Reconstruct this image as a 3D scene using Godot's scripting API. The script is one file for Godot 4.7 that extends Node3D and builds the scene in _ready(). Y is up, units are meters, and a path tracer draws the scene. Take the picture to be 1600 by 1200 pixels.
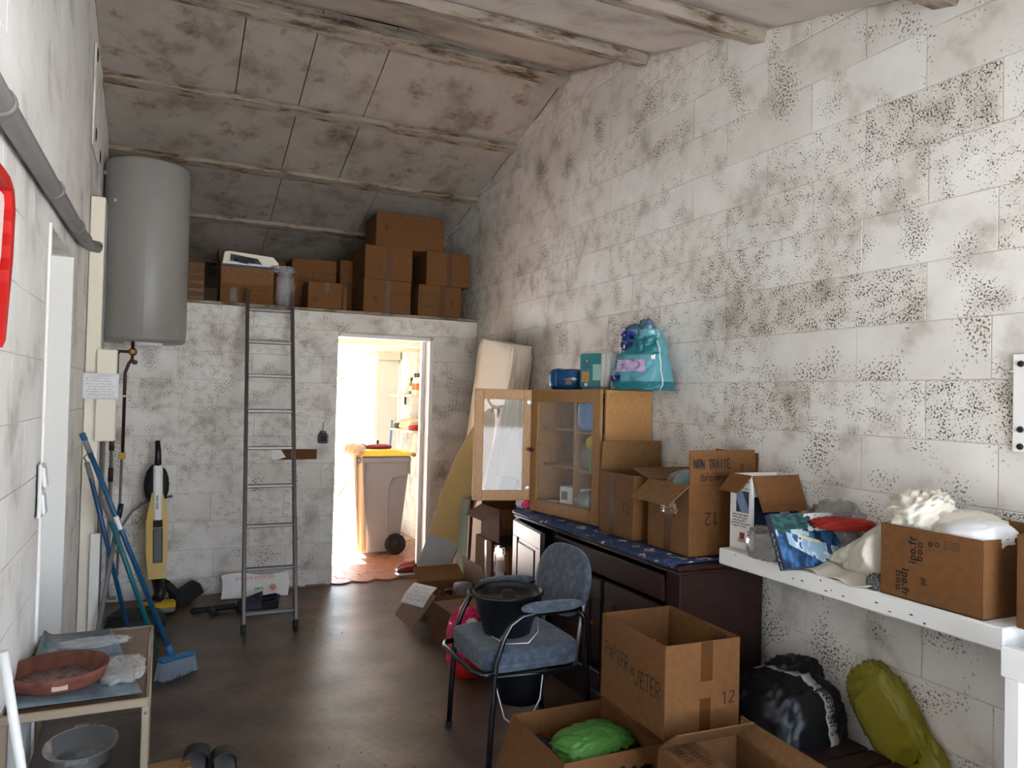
extends Node3D

# ---------------------------------------------------------------- room measures (metres)
const EYE := 1.55
const XL := -0.42
const XR := 2.50
const ZB := -6.13
const ZF := 0.90
const RIDGE_Z := -4.507
const RIDGE_Y := 3.834
const LOFT := 2.235

var M := {}
var T := {}
var used := {}
var rng := RandomNumberGenerator.new()
var nz := FastNoiseLite.new()


# ---------------------------------------------------------------- mesh builder
class MB:
	var s := SurfaceTool.new()
	var x := Transform3D()
	var nz := FastNoiseLite.new()

	func _init() -> void:
		s.begin(Mesh.PRIMITIVE_TRIANGLES)
		s.set_smooth_group(-1)
		nz.noise_type = FastNoiseLite.TYPE_SIMPLEX_SMOOTH
		nz.frequency = 1.0

	func at(p: Vector3, deg := Vector3.ZERO) -> MB:
		x = Transform3D(Basis.from_euler(deg * PI / 180.0), p)
		return self

	func sm(on := true) -> MB:
		s.set_smooth_group(1 if on else -1)
		return self

	# corners run counterclockwise seen from outside
	func tri(a: Vector3, b: Vector3, c: Vector3) -> void:
		s.add_vertex(x * a)
		s.add_vertex(x * c)
		s.add_vertex(x * b)

	func quad(a: Vector3, b: Vector3, c: Vector3, d: Vector3) -> void:
		tri(a, b, c)
		tri(a, c, d)

	func away(p: Array, mid: Vector3) -> void:
		var n: Vector3 = (p[1] - p[0]).cross(p[2] - p[0])
		var m := Vector3.ZERO
		for q in p:
			m += q
		m /= p.size()
		if n.dot(m - mid) < 0.0:
			p.reverse()
		tri(p[0], p[1], p[2])
		if p.size() > 3:
			tri(p[0], p[2], p[3])

	# corners: bottom ring of four, then top ring of four
	func hexa(p: Array) -> MB:
		var mid := Vector3.ZERO
		for q in p:
			mid += q / 8.0
		for f in [[0, 1, 2, 3], [4, 5, 6, 7], [0, 1, 5, 4], [1, 2, 6, 5], [2, 3, 7, 6], [3, 0, 4, 7]]:
			away([p[f[0]], p[f[1]], p[f[2]], p[f[3]]], mid)
		return self

	func box(sz: Vector3, c := Vector3.ZERO, bv := 0.0) -> MB:
		var h := sz * 0.5
		var b: float = minf(bv, minf(h.x, minf(h.y, h.z)) * 0.95)
		if b <= 0.0:
			var p := []
			for y in [-1, 1]:
				for q in [[-1, -1], [1, -1], [1, 1], [-1, 1]]:
					p.append(c + Vector3(q[0] * h.x, y * h.y, q[1] * h.z))
			return hexa(p)
		var pt := func(sg: Vector3, ax: int) -> Vector3:
			var r := Vector3.ZERO
			for k in 3:
				r[k] = sg[k] * (h[k] if k == ax else h[k] - b)
			return c + r
		for a in 3:
			var u := (a + 1) % 3
			var v := (a + 2) % 3
			for sa in [-1.0, 1.0]:
				var face := []
				for q in [[-1.0, -1.0], [1.0, -1.0], [1.0, 1.0], [-1.0, 1.0]]:
					var g := Vector3.ZERO
					g[a] = sa
					g[u] = q[0]
					g[v] = q[1]
					face.append(pt.call(g, a))
				away(face, c)
				for su in [-1.0, 1.0]:
					var e := []
					for q in [[-1.0, a], [1.0, a], [1.0, u], [-1.0, u]]:
						var g := Vector3.ZERO
						g[a] = sa
						g[u] = su
						g[v] = q[0]
						e.append(pt.call(g, q[1]))
					away(e, c)
		for i in 8:
			var g := Vector3(1.0 if i & 1 else -1.0, 1.0 if i & 2 else -1.0, 1.0 if i & 4 else -1.0)
			away([pt.call(g, 0), pt.call(g, 1), pt.call(g, 2)], c)
		return self

	# bar of rectangular section between two points
	func bar(a: Vector3, b: Vector3, w: float, t: float, bv := 0.002, up := Vector3.UP) -> MB:
		var keep := x
		var f := (b - a).normalized()
		var u := up if absf(f.dot(up)) < 0.99 else Vector3.RIGHT
		var r := u.cross(f).normalized()
		x = keep * Transform3D(Basis(r, f.cross(r), f), (a + b) * 0.5)
		box(Vector3(w, t, a.distance_to(b)), Vector3.ZERO, bv)
		x = keep
		return self

	# f(u, v) -> point, u and v from 0 to 1; outside is du x dv
	func grid(f: Callable, nu: int, nv: int, flip := false) -> MB:
		var p := []
		for j in nv + 1:
			for i in nu + 1:
				p.append(f.call(float(i) / nu, float(j) / nv))
		for j in nv:
			for i in nu:
				var k := j * (nu + 1) + i
				if flip:
					quad(p[k], p[k + nu + 1], p[k + nu + 2], p[k + 1])
				else:
					quad(p[k], p[k + 1], p[k + nu + 2], p[k + nu + 1])
		return self

	# sheet with a thickness, given along the local direction n
	func sheet(f: Callable, nu: int, nv: int, n: Vector3) -> MB:
		var top := func(u: float, v: float) -> Vector3: return f.call(u, v) + n
		grid(top, nu, nv)
		grid(f, nu, nv, true)
		for k in nu:
			var a := float(k) / nu
			var b := float(k + 1) / nu
			quad(f.call(a, 0.0), f.call(b, 0.0), top.call(b, 0.0), top.call(a, 0.0))
			quad(f.call(b, 1.0), f.call(a, 1.0), top.call(a, 1.0), top.call(b, 1.0))
		for k in nv:
			var a := float(k) / nv
			var b := float(k + 1) / nv
			quad(f.call(0.0, b), f.call(0.0, a), top.call(0.0, a), top.call(0.0, b))
			quad(f.call(1.0, a), f.call(1.0, b), top.call(1.0, b), top.call(1.0, a))
		return self

	# profile of (radius, height), going up the outside
	func lathe(prof: Array, n := 28, sx := 1.0, sz := 1.0) -> MB:
		for k in prof.size() - 1:
			var a: Vector2 = prof[k]
			var b: Vector2 = prof[k + 1]
			for i in n:
				var t0 := TAU * i / n
				var t1 := TAU * (i + 1) / n
				var d0 := Vector3(sin(t0) * sx, 0, cos(t0) * sz)
				var d1 := Vector3(sin(t1) * sx, 0, cos(t1) * sz)
				var a0 := d0 * a.x + Vector3(0, a.y, 0)
				var a1 := d1 * a.x + Vector3(0, a.y, 0)
				var b0 := d0 * b.x + Vector3(0, b.y, 0)
				var b1 := d1 * b.x + Vector3(0, b.y, 0)
				if a.x > 1e-6:
					tri(a0, a1, b1)
				if b.x > 1e-6:
					tri(a0, b1, b0)
		return self

	func tube(pts: Array, r: float, n := 8, r2 := -1.0) -> MB:
		var rings := []
		var nrm := Vector3.ZERO
		for i in pts.size():
			var d: Vector3
			if i == 0:
				d = pts[1] - pts[0]
			elif i == pts.size() - 1:
				d = pts[i] - pts[i - 1]
			else:
				d = (pts[i + 1] - pts[i]).normalized() + (pts[i] - pts[i - 1]).normalized()
			d = d.normalized()
			if i == 0:
				nrm = d.cross(Vector3.UP if absf(d.y) < 0.9 else Vector3.RIGHT).normalized()
			else:
				nrm = (nrm - d * nrm.dot(d)).normalized()
			var bn := d.cross(nrm)
			var rr := r if r2 < 0.0 else lerpf(r, r2, float(i) / (pts.size() - 1))
			var ring := []
			for k in n:
				var t := TAU * k / n
				ring.append(pts[i] + (nrm * cos(t) + bn * sin(t)) * rr)
			rings.append(ring)
		for i in pts.size() - 1:
			for k in n:
				var q := (k + 1) % n
				quad(rings[i][k], rings[i][q], rings[i + 1][q], rings[i + 1][k])
		for k in range(1, n - 1):
			tri(rings[0][0], rings[0][k + 1], rings[0][k])
			tri(rings[-1][0], rings[-1][k], rings[-1][k + 1])
		return self

	# outline in x and y, extruded along z
	func prism(poly: Array, z0: float, z1: float) -> MB:
		var pp := PackedVector2Array(poly)
		if Geometry2D.is_polygon_clockwise(pp):
			pp.reverse()
		var idx := Geometry2D.triangulate_polygon(pp)
		for k in range(0, idx.size(), 3):
			var a := pp[idx[k]]
			var b := pp[idx[k + 1]]
			var c := pp[idx[k + 2]]
			if (b - a).cross(c - a) < 0.0:
				var t := b
				b = c
				c = t
			tri(Vector3(a.x, a.y, z1), Vector3(b.x, b.y, z1), Vector3(c.x, c.y, z1))
			tri(Vector3(a.x, a.y, z0), Vector3(c.x, c.y, z0), Vector3(b.x, b.y, z0))
		for k in pp.size():
			var a := pp[k]
			var b := pp[(k + 1) % pp.size()]
			quad(Vector3(a.x, a.y, z0), Vector3(b.x, b.y, z0), Vector3(b.x, b.y, z1), Vector3(a.x, a.y, z1))
		return self

	# rounded lump: superellipsoid with folds, as a function of u and v
	func lump(c: Vector3, r: Vector3, e := 0.7, amp := 0.0, freq := 3.0, sd := 0, floor_y := -99.0) -> Callable:
		var n := FastNoiseLite.new()
		n.noise_type = FastNoiseLite.TYPE_SIMPLEX_SMOOTH
		n.frequency = 1.0
		n.seed = sd
		return func(u: float, v: float) -> Vector3:
			var th := fposmod(u, 1.0) * TAU
			var ph := (v - 0.5) * PI
			var cp := maxf(cos(ph), 0.0)
			var d := Vector3(sin(th) * cp, sin(ph), cos(th) * cp)
			var q := Vector3(signf(d.x) * pow(absf(d.x), e), signf(d.y) * pow(absf(d.y), e), signf(d.z) * pow(absf(d.z), e))
			var w := 0.0
			if amp > 0.0:
				for o in 3:
					w += (1.0 - 2.4 * pow(absf(n.get_noise_3dv(d * freq * pow(2.0, o) + Vector3(o * 7.0, 0, 0))), 0.7)) * pow(0.5, o)
			var p := c + q * r * (1.0 + amp * w)
			p.y = maxf(p.y, floor_y)
			return p

	func blob(c: Vector3, r: Vector3, e := 0.7, amp := 0.0, freq := 3.0, sd := 0, floor_y := -99.0, nu := 40, nv := 26) -> MB:
		return sm().grid(lump(c, r, e, amp, freq, sd, floor_y), nu, nv)

	# band of a lump, lying a little outside it
	func band(f: Callable, mid: Vector3, u0: float, u1: float, v0: float, v1: float, out := 0.002, nu := 10, nv := 24) -> MB:
		return sm().grid(func(u, v):
			var p: Vector3 = f.call(lerpf(u0, u1, u), lerpf(v0, v1, v))
			return p + (p - mid).normalized() * out, nu, nv)

	func quad_leaf() -> ArrayMesh:
		tri(Vector3(0, 0, 0), Vector3(0.025, 0.04, 0.006), Vector3(0, 0.09, 0))
		tri(Vector3(0, 0, 0), Vector3(0, 0.09, 0), Vector3(-0.025, 0.04, 0.006))
		return end()

	func end() -> ArrayMesh:
		s.generate_normals()
		return s.commit()


# ---------------------------------------------------------------- scene helpers
func numbered(called: String) -> String:
	if not used.has(called):
		used[called] = 0
		return called
	used[called] += 1
	return "%s_%03d" % [called, used[called]]


func tag(o: Node, label: String, category := "", group := "") -> Node3D:
	o.set_meta("label", label)
	if category:
		o.set_meta("category", category)
	if group:
		o.set_meta("group", group)
	return o


func thing(called: String, label: String, category: String, p := Vector3.ZERO, turn := 0.0, group := "") -> Node3D:
	var o := Node3D.new()
	o.name = numbered(called)
	add_child(o)
	o.position = p
	o.rotation_degrees.y = turn
	return tag(o, label, category, group)


func part(called: String, g, m, parent: Node = null, p := Vector3.ZERO, deg := Vector3.ZERO) -> MeshInstance3D:
	var o := MeshInstance3D.new()
	o.mesh = g.end() if g is MB else g
	o.material_override = M[m] if m is String else m
	o.position = p
	o.rotation_degrees = deg
	if parent == null:
		o.name = numbered(called)
		add_child(o)
	else:
		var n := 1
		o.name = called
		while parent.has_node(NodePath(String(o.name))):
			o.name = "%s_%03d" % [called, n]
			n += 1
		parent.add_child(o)
	return o


func solo(called: String, label: String, category: String, g, m, p := Vector3.ZERO, turn := 0.0, group := "") -> MeshInstance3D:
	var o := part(called, g, m, null, p, Vector3(0, turn, 0))
	tag(o, label, category, group)
	return o


func struct(called: String, g, m) -> MeshInstance3D:
	var o := part(called, g, m)
	o.set_meta("kind", "structure")
	return o


func mb(p := Vector3.ZERO, deg := Vector3.ZERO) -> MB:
	return MB.new().at(p, deg)


# ---------------------------------------------------------------- textures and materials
func ramp(stops: Array) -> Gradient:
	var g := Gradient.new()
	var o := PackedFloat32Array()
	var c := PackedColorArray()
	for q in stops:
		o.append(q[0])
		c.append(Color(q[1]) if q[1] is String else q[1])
	g.offsets = o
	g.colors = c
	return g


func noise(freq: float, octaves: int, stops: Array, size := 512, sd := 1, kind := FastNoiseLite.TYPE_SIMPLEX_SMOOTH, lac := 2.0, gain := 0.5, warp := 0.0) -> NoiseTexture2D:
	var n := FastNoiseLite.new()
	n.noise_type = kind
	n.seed = sd
	n.frequency = freq
	n.fractal_octaves = octaves
	n.fractal_lacunarity = lac
	n.fractal_gain = gain
	n.fractal_type = FastNoiseLite.FRACTAL_FBM if octaves > 1 else FastNoiseLite.FRACTAL_NONE
	if warp > 0.0:
		n.domain_warp_enabled = true
		n.domain_warp_amplitude = warp
		n.domain_warp_frequency = freq * 1.5
	var t := NoiseTexture2D.new()
	t.width = size
	t.height = size
	t.seamless = true
	t.seamless_blend_skirt = 0.15
	t.noise = n
	if stops.size():
		t.color_ramp = ramp(stops)
	return t


func mat(called: String, color: String, rough := 0.8, o := {}) -> StandardMaterial3D:
	var m := StandardMaterial3D.new()
	m.resource_name = called
	m.albedo_color = Color(color)
	m.roughness = rough
	m.metallic = o.get("metal", 0.0)
	m.metallic_specular = o.get("spec", 0.5)
	if o.has("tex"):
		m.albedo_texture = o.tex
		m.uv1_triplanar = o.get("tri", true)
		m.uv1_world_triplanar = o.get("world", false)
		var sc = o.get("scale", 1.0)
		m.uv1_scale = sc if sc is Vector3 else Vector3.ONE * sc
		m.uv1_offset = o.get("off", Vector3.ZERO)
		m.uv1_triplanar_sharpness = 8.0
	if o.has("rough_tex"):
		m.roughness_texture = o.rough_tex
		m.roughness_texture_channel = BaseMaterial3D.TEXTURE_CHANNEL_RED
	if o.has("detail"):
		m.detail_enabled = true
		m.detail_blend_mode = BaseMaterial3D.BLEND_MODE_MUL
		m.detail_albedo = o.detail
		m.detail_uv_layer = BaseMaterial3D.DETAIL_UV_2
		m.uv2_triplanar = true
		m.uv2_world_triplanar = o.get("world", false)
		var sc2 = o.get("scale2", 1.0)
		m.uv2_scale = sc2 if sc2 is Vector3 else Vector3.ONE * sc2
		m.uv2_offset = o.get("off2", Vector3.ZERO)
		m.uv2_triplanar_sharpness = 8.0
	if o.has("bump"):
		m.heightmap_enabled = true
		m.heightmap_texture = o.bump
		m.heightmap_scale = o.get("bump_cm", 0.2)
		m.uv1_triplanar = o.get("tri", true)
		m.uv1_world_triplanar = o.get("world", false)
		var sc3 = o.get("scale", 1.0)
		m.uv1_scale = sc3 if sc3 is Vector3 else Vector3.ONE * sc3
	if o.has("alpha"):
		m.transparency = BaseMaterial3D.TRANSPARENCY_ALPHA
		m.albedo_color.a = o.alpha
	if o.has("back"):
		m.backlight_enabled = true
		m.backlight = Color(o.back)
	if o.has("coat"):
		m.clearcoat_enabled = true
		m.clearcoat = o.coat
		m.clearcoat_roughness = o.get("coat_rough", 0.2)
	if o.has("rim"):
		m.rim_enabled = true
		m.rim = o.rim
	m.cull_mode = BaseMaterial3D.CULL_DISABLED
	M[called] = m
	return m


# ---------------------------------------------------------------- camera, sky, exposure
func set_view() -> void:
	var cam := Camera3D.new()
	cam.name = "camera"
	cam.fov = 54.468
	cam.near = 0.02
	cam.far = 200.0
	var yaw := 0.436065
	var pit := 0.018669
	var rol := 0.0238936
	var fwd := Vector3(sin(yaw), 0, -cos(yaw))
	var right := Vector3(cos(yaw), 0, sin(yaw))
	var f2 := fwd * cos(pit) + Vector3.UP * sin(pit)
	var u2 := Vector3.UP * cos(pit) - fwd * sin(pit)
	var r3 := right * cos(rol) + u2 * sin(rol)
	var u3 := u2 * cos(rol) - right * sin(rol)
	cam.transform = Transform3D(Basis(r3, u3, -f2), Vector3(0, EYE, 0))
	add_child(cam)
	cam.current = true
	var env := Environment.new()
	env.background_mode = Environment.BG_SKY
	var sky := Sky.new()
	var ps := ProceduralSkyMaterial.new()
	ps.sky_top_color = Color(0.60, 0.73, 0.92)
	ps.sky_horizon_color = Color(0.88, 0.92, 0.96)
	ps.ground_bottom_color = Color(0.45, 0.43, 0.40)
	ps.ground_horizon_color = Color(0.75, 0.74, 0.72)
	ps.sky_energy_multiplier = 1.0
	ps.ground_energy_multiplier = 1.0
	sky.sky_material = ps
	env.sky = sky
	env.ambient_light_source = Environment.AMBIENT_SOURCE_SKY
	env.tonemap_mode = Environment.TONE_MAPPER_LINEAR
	env.tonemap_exposure = 11.0
	env.sdfgi_enabled = true
	env.ssao_enabled = true
	env.ssil_enabled = true
	var we := WorldEnvironment.new()
	we.name = "environment"
	we.environment = env
	add_child(we)
	# the sun stands behind the house and shines in through the yard door
	var sun := DirectionalLight3D.new()
	sun.name = "sun"
	sun.light_energy = 5.0
	sun.light_color = Color(1.0, 1.0, 1.0)
	sun.light_angular_distance = 0.6
	sun.shadow_enabled = true
	add_child(sun)
	sun.look_at_from_position(Vector3.ZERO, Vector3(0.12, -1.0, 0.95), Vector3.UP)


func materials() -> void:
	T.speck_low = noise(0.2, 2, [[0.0, "#ffffff"], [0.73, "#ffffff"], [0.78, "#9a938a"], [1.0, "#57514b"]], 1024, 11, FastNoiseLite.TYPE_SIMPLEX_SMOOTH, 0.05, 0.75)
	T.speck_mid = noise(0.2, 2, [[0.0, "#ffffff"], [0.71, "#fbfaf8"], [0.77, "#938c83"], [1.0, "#514b45"]], 1024, 12, FastNoiseLite.TYPE_SIMPLEX_SMOOTH, 0.12, 0.38)
	T.speck_high = noise(0.19, 2, [[0.0, "#fbfaf8"], [0.64, "#f3f1ed"], [0.71, "#857e76"], [1.0, "#4a4540"]], 1024, 13, FastNoiseLite.TYPE_SIMPLEX_SMOOTH, 0.12, 0.38)
	T.paint = noise(0.006, 6, [[0.0, "#aea89e"], [0.24, "#d0cac0"], [0.40, "#e3ded5"], [0.7, "#ebe7df"], [1.0, "#f1eee8"]], 1024, 21, FastNoiseLite.TYPE_SIMPLEX_SMOOTH, 2.1, 0.55)
	T.grime = noise(0.009, 6, [[0.0, "#87827b"], [0.35, "#aaa59d"], [0.55, "#c6c1b9"], [1.0, "#dedad2"]], 1024, 22, FastNoiseLite.TYPE_SIMPLEX_SMOOTH, 2.1, 0.62)
	T.ceil = noise(0.005, 6, [[0.0, "#7d7165"], [0.26, "#a1978b"], [0.45, "#b9b0a5"], [1.0, "#c9c1b6"]], 1024, 31, FastNoiseLite.TYPE_SIMPLEX_SMOOTH, 2.1, 0.6)
	T.mould = noise(0.013, 6, [[0.0, "#a39585"], [0.14, "#cbc1b5"], [0.28, "#f0ece7"], [0.40, "#ffffff"], [1.0, "#ffffff"]], 512, 32, FastNoiseLite.TYPE_SIMPLEX_SMOOTH, 2.4, 0.68)
	T.rust = noise(0.012, 6, [[0.0, "#54402f"], [0.20, "#93806c"], [0.34, "#d8cfc2"], [0.48, "#ffffff"], [1.0, "#ffffff"]], 512, 33, FastNoiseLite.TYPE_SIMPLEX_SMOOTH, 2.3, 0.6)
	T.concrete = noise(0.007, 2, [[0.0, "#33271d"], [0.35, "#48392c"], [0.6, "#5b4b3b"], [1.0, "#7a6855"]], 1024, 41, FastNoiseLite.TYPE_SIMPLEX_SMOOTH, 45.0, 0.55)
	T.concrete_spots = noise(0.02, 3, [[0.0, "#857a6f"], [0.2, "#c4bcb3"], [0.4, "#f3efea"], [1.0, "#ffffff"]], 1024, 42, FastNoiseLite.TYPE_SIMPLEX_SMOOTH, 5.0, 0.7)
	T.floor_rough = noise(0.012, 3, [[0.0, "#8a8a8a"], [1.0, "#d0d0d0"]], 512, 43, FastNoiseLite.TYPE_SIMPLEX_SMOOTH, 5.0, 0.7)
	T.bump_fine = noise(0.12, 3, [], 512, 44)
	T.bump_soft = noise(0.02, 4, [], 512, 45)
	T.grain = noise(0.02, 4, [[0.0, "#b98d56"], [0.40, "#c89c63"], [0.62, "#d4aa72"], [0.70, "#a97c49"], [0.78, "#d0a66d"], [1.0, "#dab27c"]], 512, 51, FastNoiseLite.TYPE_SIMPLEX_SMOOTH, 2.0, 0.5, 12.0)
	T.grain_dark = noise(0.02, 4, [[0.0, "#1a0d09"], [0.5, "#2a150f"], [1.0, "#3b2018"]], 512, 52)
	T.card = noise(0.04, 4, [[0.0, "#a98357"], [0.5, "#b68f61"], [1.0, "#c19a6b"]], 512, 61)
	T.tile = noise(0.02, 4, [[0.0, "#7c4f3c"], [0.5, "#94624a"], [1.0, "#a98069"]], 512, 62)
	T.cloth = noise(0.15, 3, [[0.0, "#e2ded4"], [1.0, "#f4f1ea"]], 256, 63)
	T.velour = noise(0.012, 5, [[0.0, "#2f373f"], [0.5, "#3f4954"], [1.0, "#5b6774"]], 512, 64)

	mat("wall_a", "#ffffff", 0.9, {tex = T.paint, world = true, scale = 0.4, detail = T.speck_low, scale2 = 0.5})
	mat("wall_b", "#ffffff", 0.9, {tex = T.paint, world = true, scale = 0.4, detail = T.speck_mid, scale2 = 0.5})
	mat("wall_c", "#ffffff", 0.92, {tex = T.paint, world = true, scale = 0.4, detail = T.speck_high, scale2 = 0.5})
	mat("wall_d", "#f6f5f3", 0.92, {tex = T.paint, world = true, scale = 0.4, detail = T.speck_low, scale2 = 0.37})
	mat("mortar", "#dcd6cc", 0.95, {tex = T.paint, world = true, scale = 0.4})
	mat("plaster", "#ffffff", 0.85, {tex = T.paint, world = true, scale = 0.3, off = Vector3(0.3, 0.1, 0.7)})
	mat("cream_wall", "#fbf7ee", 0.85, {tex = T.paint, world = true, scale = 0.5})
	mat("ceiling_board", "#e6e2dc", 0.7, {tex = T.ceil, world = true, scale = 0.37, detail = T.mould, scale2 = 0.45})
	mat("ceiling_clean", "#ffffff", 0.7, {tex = T.ceil, world = true, scale = 0.25, off = Vector3(0.4, 0.2, 0.1)})
	mat("batten", "#d6cec2", 0.75, {tex = T.ceil, scale = Vector3(0.5, 3.0, 3.0), detail = T.rust, scale2 = Vector3(0.45, 1.6, 1.6)})
	mat("concrete", "#ffffff", 0.58, {tex = T.concrete, world = true, scale = 0.4, detail = T.concrete_spots, scale2 = 0.9, rough_tex = T.floor_rough})
	mat("apron", "#b4b3b2", 0.9)
	mat("dark_gap", "#17130f", 0.95)
	mat("tile", "#ffffff", 0.42, {tex = T.tile, world = true, scale = 1.3})
	mat("grout", "#9d8a78", 0.9)
	mat("white_paint", "#ebe8e0", 0.45)
	mat("white_gloss", "#e9e7e1", 0.3)
	mat("cream_plastic", "#e8dfc9", 0.45)
	mat("cream_wood", "#ece2cb", 0.6)
	mat("grey_plastic", "#777572", 0.45)
	mat("pine", "#dccfc0", 0.5, {tex = T.grain, scale = Vector3(9, 1.0, 9)})
	mat("pine_pale", "#c9bba9", 0.55, {tex = T.grain, scale = Vector3(9, 0.7, 9), off = Vector3(0.3, 0.3, 0.3)})
	mat("pine_flat", "#d6c8b5", 0.5, {tex = T.grain, scale = Vector3(9, 9, 1.0)})
	mat("dark_wood", "#ffffff", 0.38, {tex = T.grain_dark, scale = Vector3(5, 8, 1.2)})
	mat("dark_slat", "#ffffff", 0.5, {tex = T.grain_dark, scale = Vector3(1.5, 8, 8)})
	mat("card", "#9b8159", 0.85, {tex = T.card, scale = 1.2})
	mat("card_pale", "#a8977f", 0.85, {tex = T.card, scale = 1.2})
	mat("card_dark", "#84694a", 0.88, {tex = T.card, scale = 1.6})
	mat("card_white", "#e9e6e1", 0.6)
	mat("tape", "#543318", 0.25, {spec = 0.6})
	mat("clear_tape", "#80664a", 0.15, {spec = 0.6})
	mat("ink_red", "#34100a", 0.8)
	mat("ink_black", "#15120f", 0.7)
	mat("ink_brown", "#27150b", 0.8)
	mat("ink_orange", "#d9672a", 0.7)
	mat("ink_blue", "#35363f", 0.8)
	mat("paper", "#e6e4e2", 0.8)
	mat("alu", "#6f6c67", 0.42, {metal = 0.85})
	mat("alu_grey", "#75726c", 0.85)
	mat("steel", "#b9b6ae", 0.3, {metal = 0.9})
	mat("black_metal", "#0d0d10", 0.22, {spec = 0.6})
	mat("black_plastic", "#101114", 0.38)
	mat("black_matte", "#0e0e0f", 0.7)
	mat("rubber", "#141414", 0.75)
	mat("copper", "#4a2d20", 0.45, {metal = 0.5})
	mat("brass", "#8a6a3c", 0.35, {metal = 0.8})
	mat("heater", "#908d86", 0.42)
	mat("blue_pole", "#134a6e", 0.35)
	mat("blue_head", "#1b6085", 0.4)
	mat("bristle", "#7d868d", 0.8)
	mat("yellow", "#c39b17", 0.35)
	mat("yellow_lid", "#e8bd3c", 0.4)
	mat("bin_grey", "#86878b", 0.5)
	mat("red_plastic", "#c01713", 0.4)
	mat("red_dark", "#7d1620", 0.55)
	mat("red_cloth", "#a02316", 0.85)
	mat("navy", "#1d1c33", 0.6)
	mat("dark_green", "#16201c", 0.6)
	mat("green_bag", "#558c3c", 0.32, {back = "#2a531d"})
	mat("pink", "#e02a6a", 0.5)
	mat("teal", "#186a72", 0.4)
	mat("velour", "#ffffff", 0.85, {tex = T.velour, scale = 3.0, rim = 0.5})
	mat("mattress", "#f4ecdc", 0.8, {tex = T.cloth, scale = Vector3(18, 0.5, 18)})
	mat("white_cloth", "#ece7dc", 0.9, {tex = T.cloth, scale = 6.0})
	mat("terracotta", "#7d4837", 0.75, {tex = noise(0.02, 4, [[0.0, "#a9a09a"], [0.5, "#e4ddd6"], [1.0, "#ffffff"]], 256, 71), scale = 3.0})
	mat("terracotta_worn", "#a08c88", 0.6, {tex = noise(0.02, 5, [[0.0, "#6d6466"], [0.5, "#cdbfbb"], [1.0, "#ffffff"]], 256, 72), scale = 5.0})
	mat("glass", "#f4faf8", 0.03, {alpha = 0.06, spec = 0.26})
	mat("glass_dish", "#e6f0ec", 0.04, {alpha = 0.13})
	mat("clear_film", "#ffffff", 0.12, {alpha = 0.13})
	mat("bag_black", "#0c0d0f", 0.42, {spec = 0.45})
	mat("bag_yellow", "#9a9029", 0.3, {alpha = 0.68, back = "#8a8328"})
	mat("bag_grey", "#b9b7b2", 0.2, {alpha = 0.3})
	mat("concrete_yard", "#cccfd4", 0.9)
	mat("table_edge", "#a5967f", 0.35, {metal = 0.6})
	mat("sticker", "#b59f88", 0.8)
	mat("leaf", "#3a4a24", 0.7, {back = "#34461c"})
	mat("bark", "#54483c", 0.9)
	mat("green_mat", "#5fbf8a", 0.8)


# ---------------------------------------------------------------- room shell
func roof_y(z: float) -> float:
	return RIDGE_Y + (0.300 if z < RIDGE_Z else -0.285) * (z - RIDGE_Z)


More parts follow.
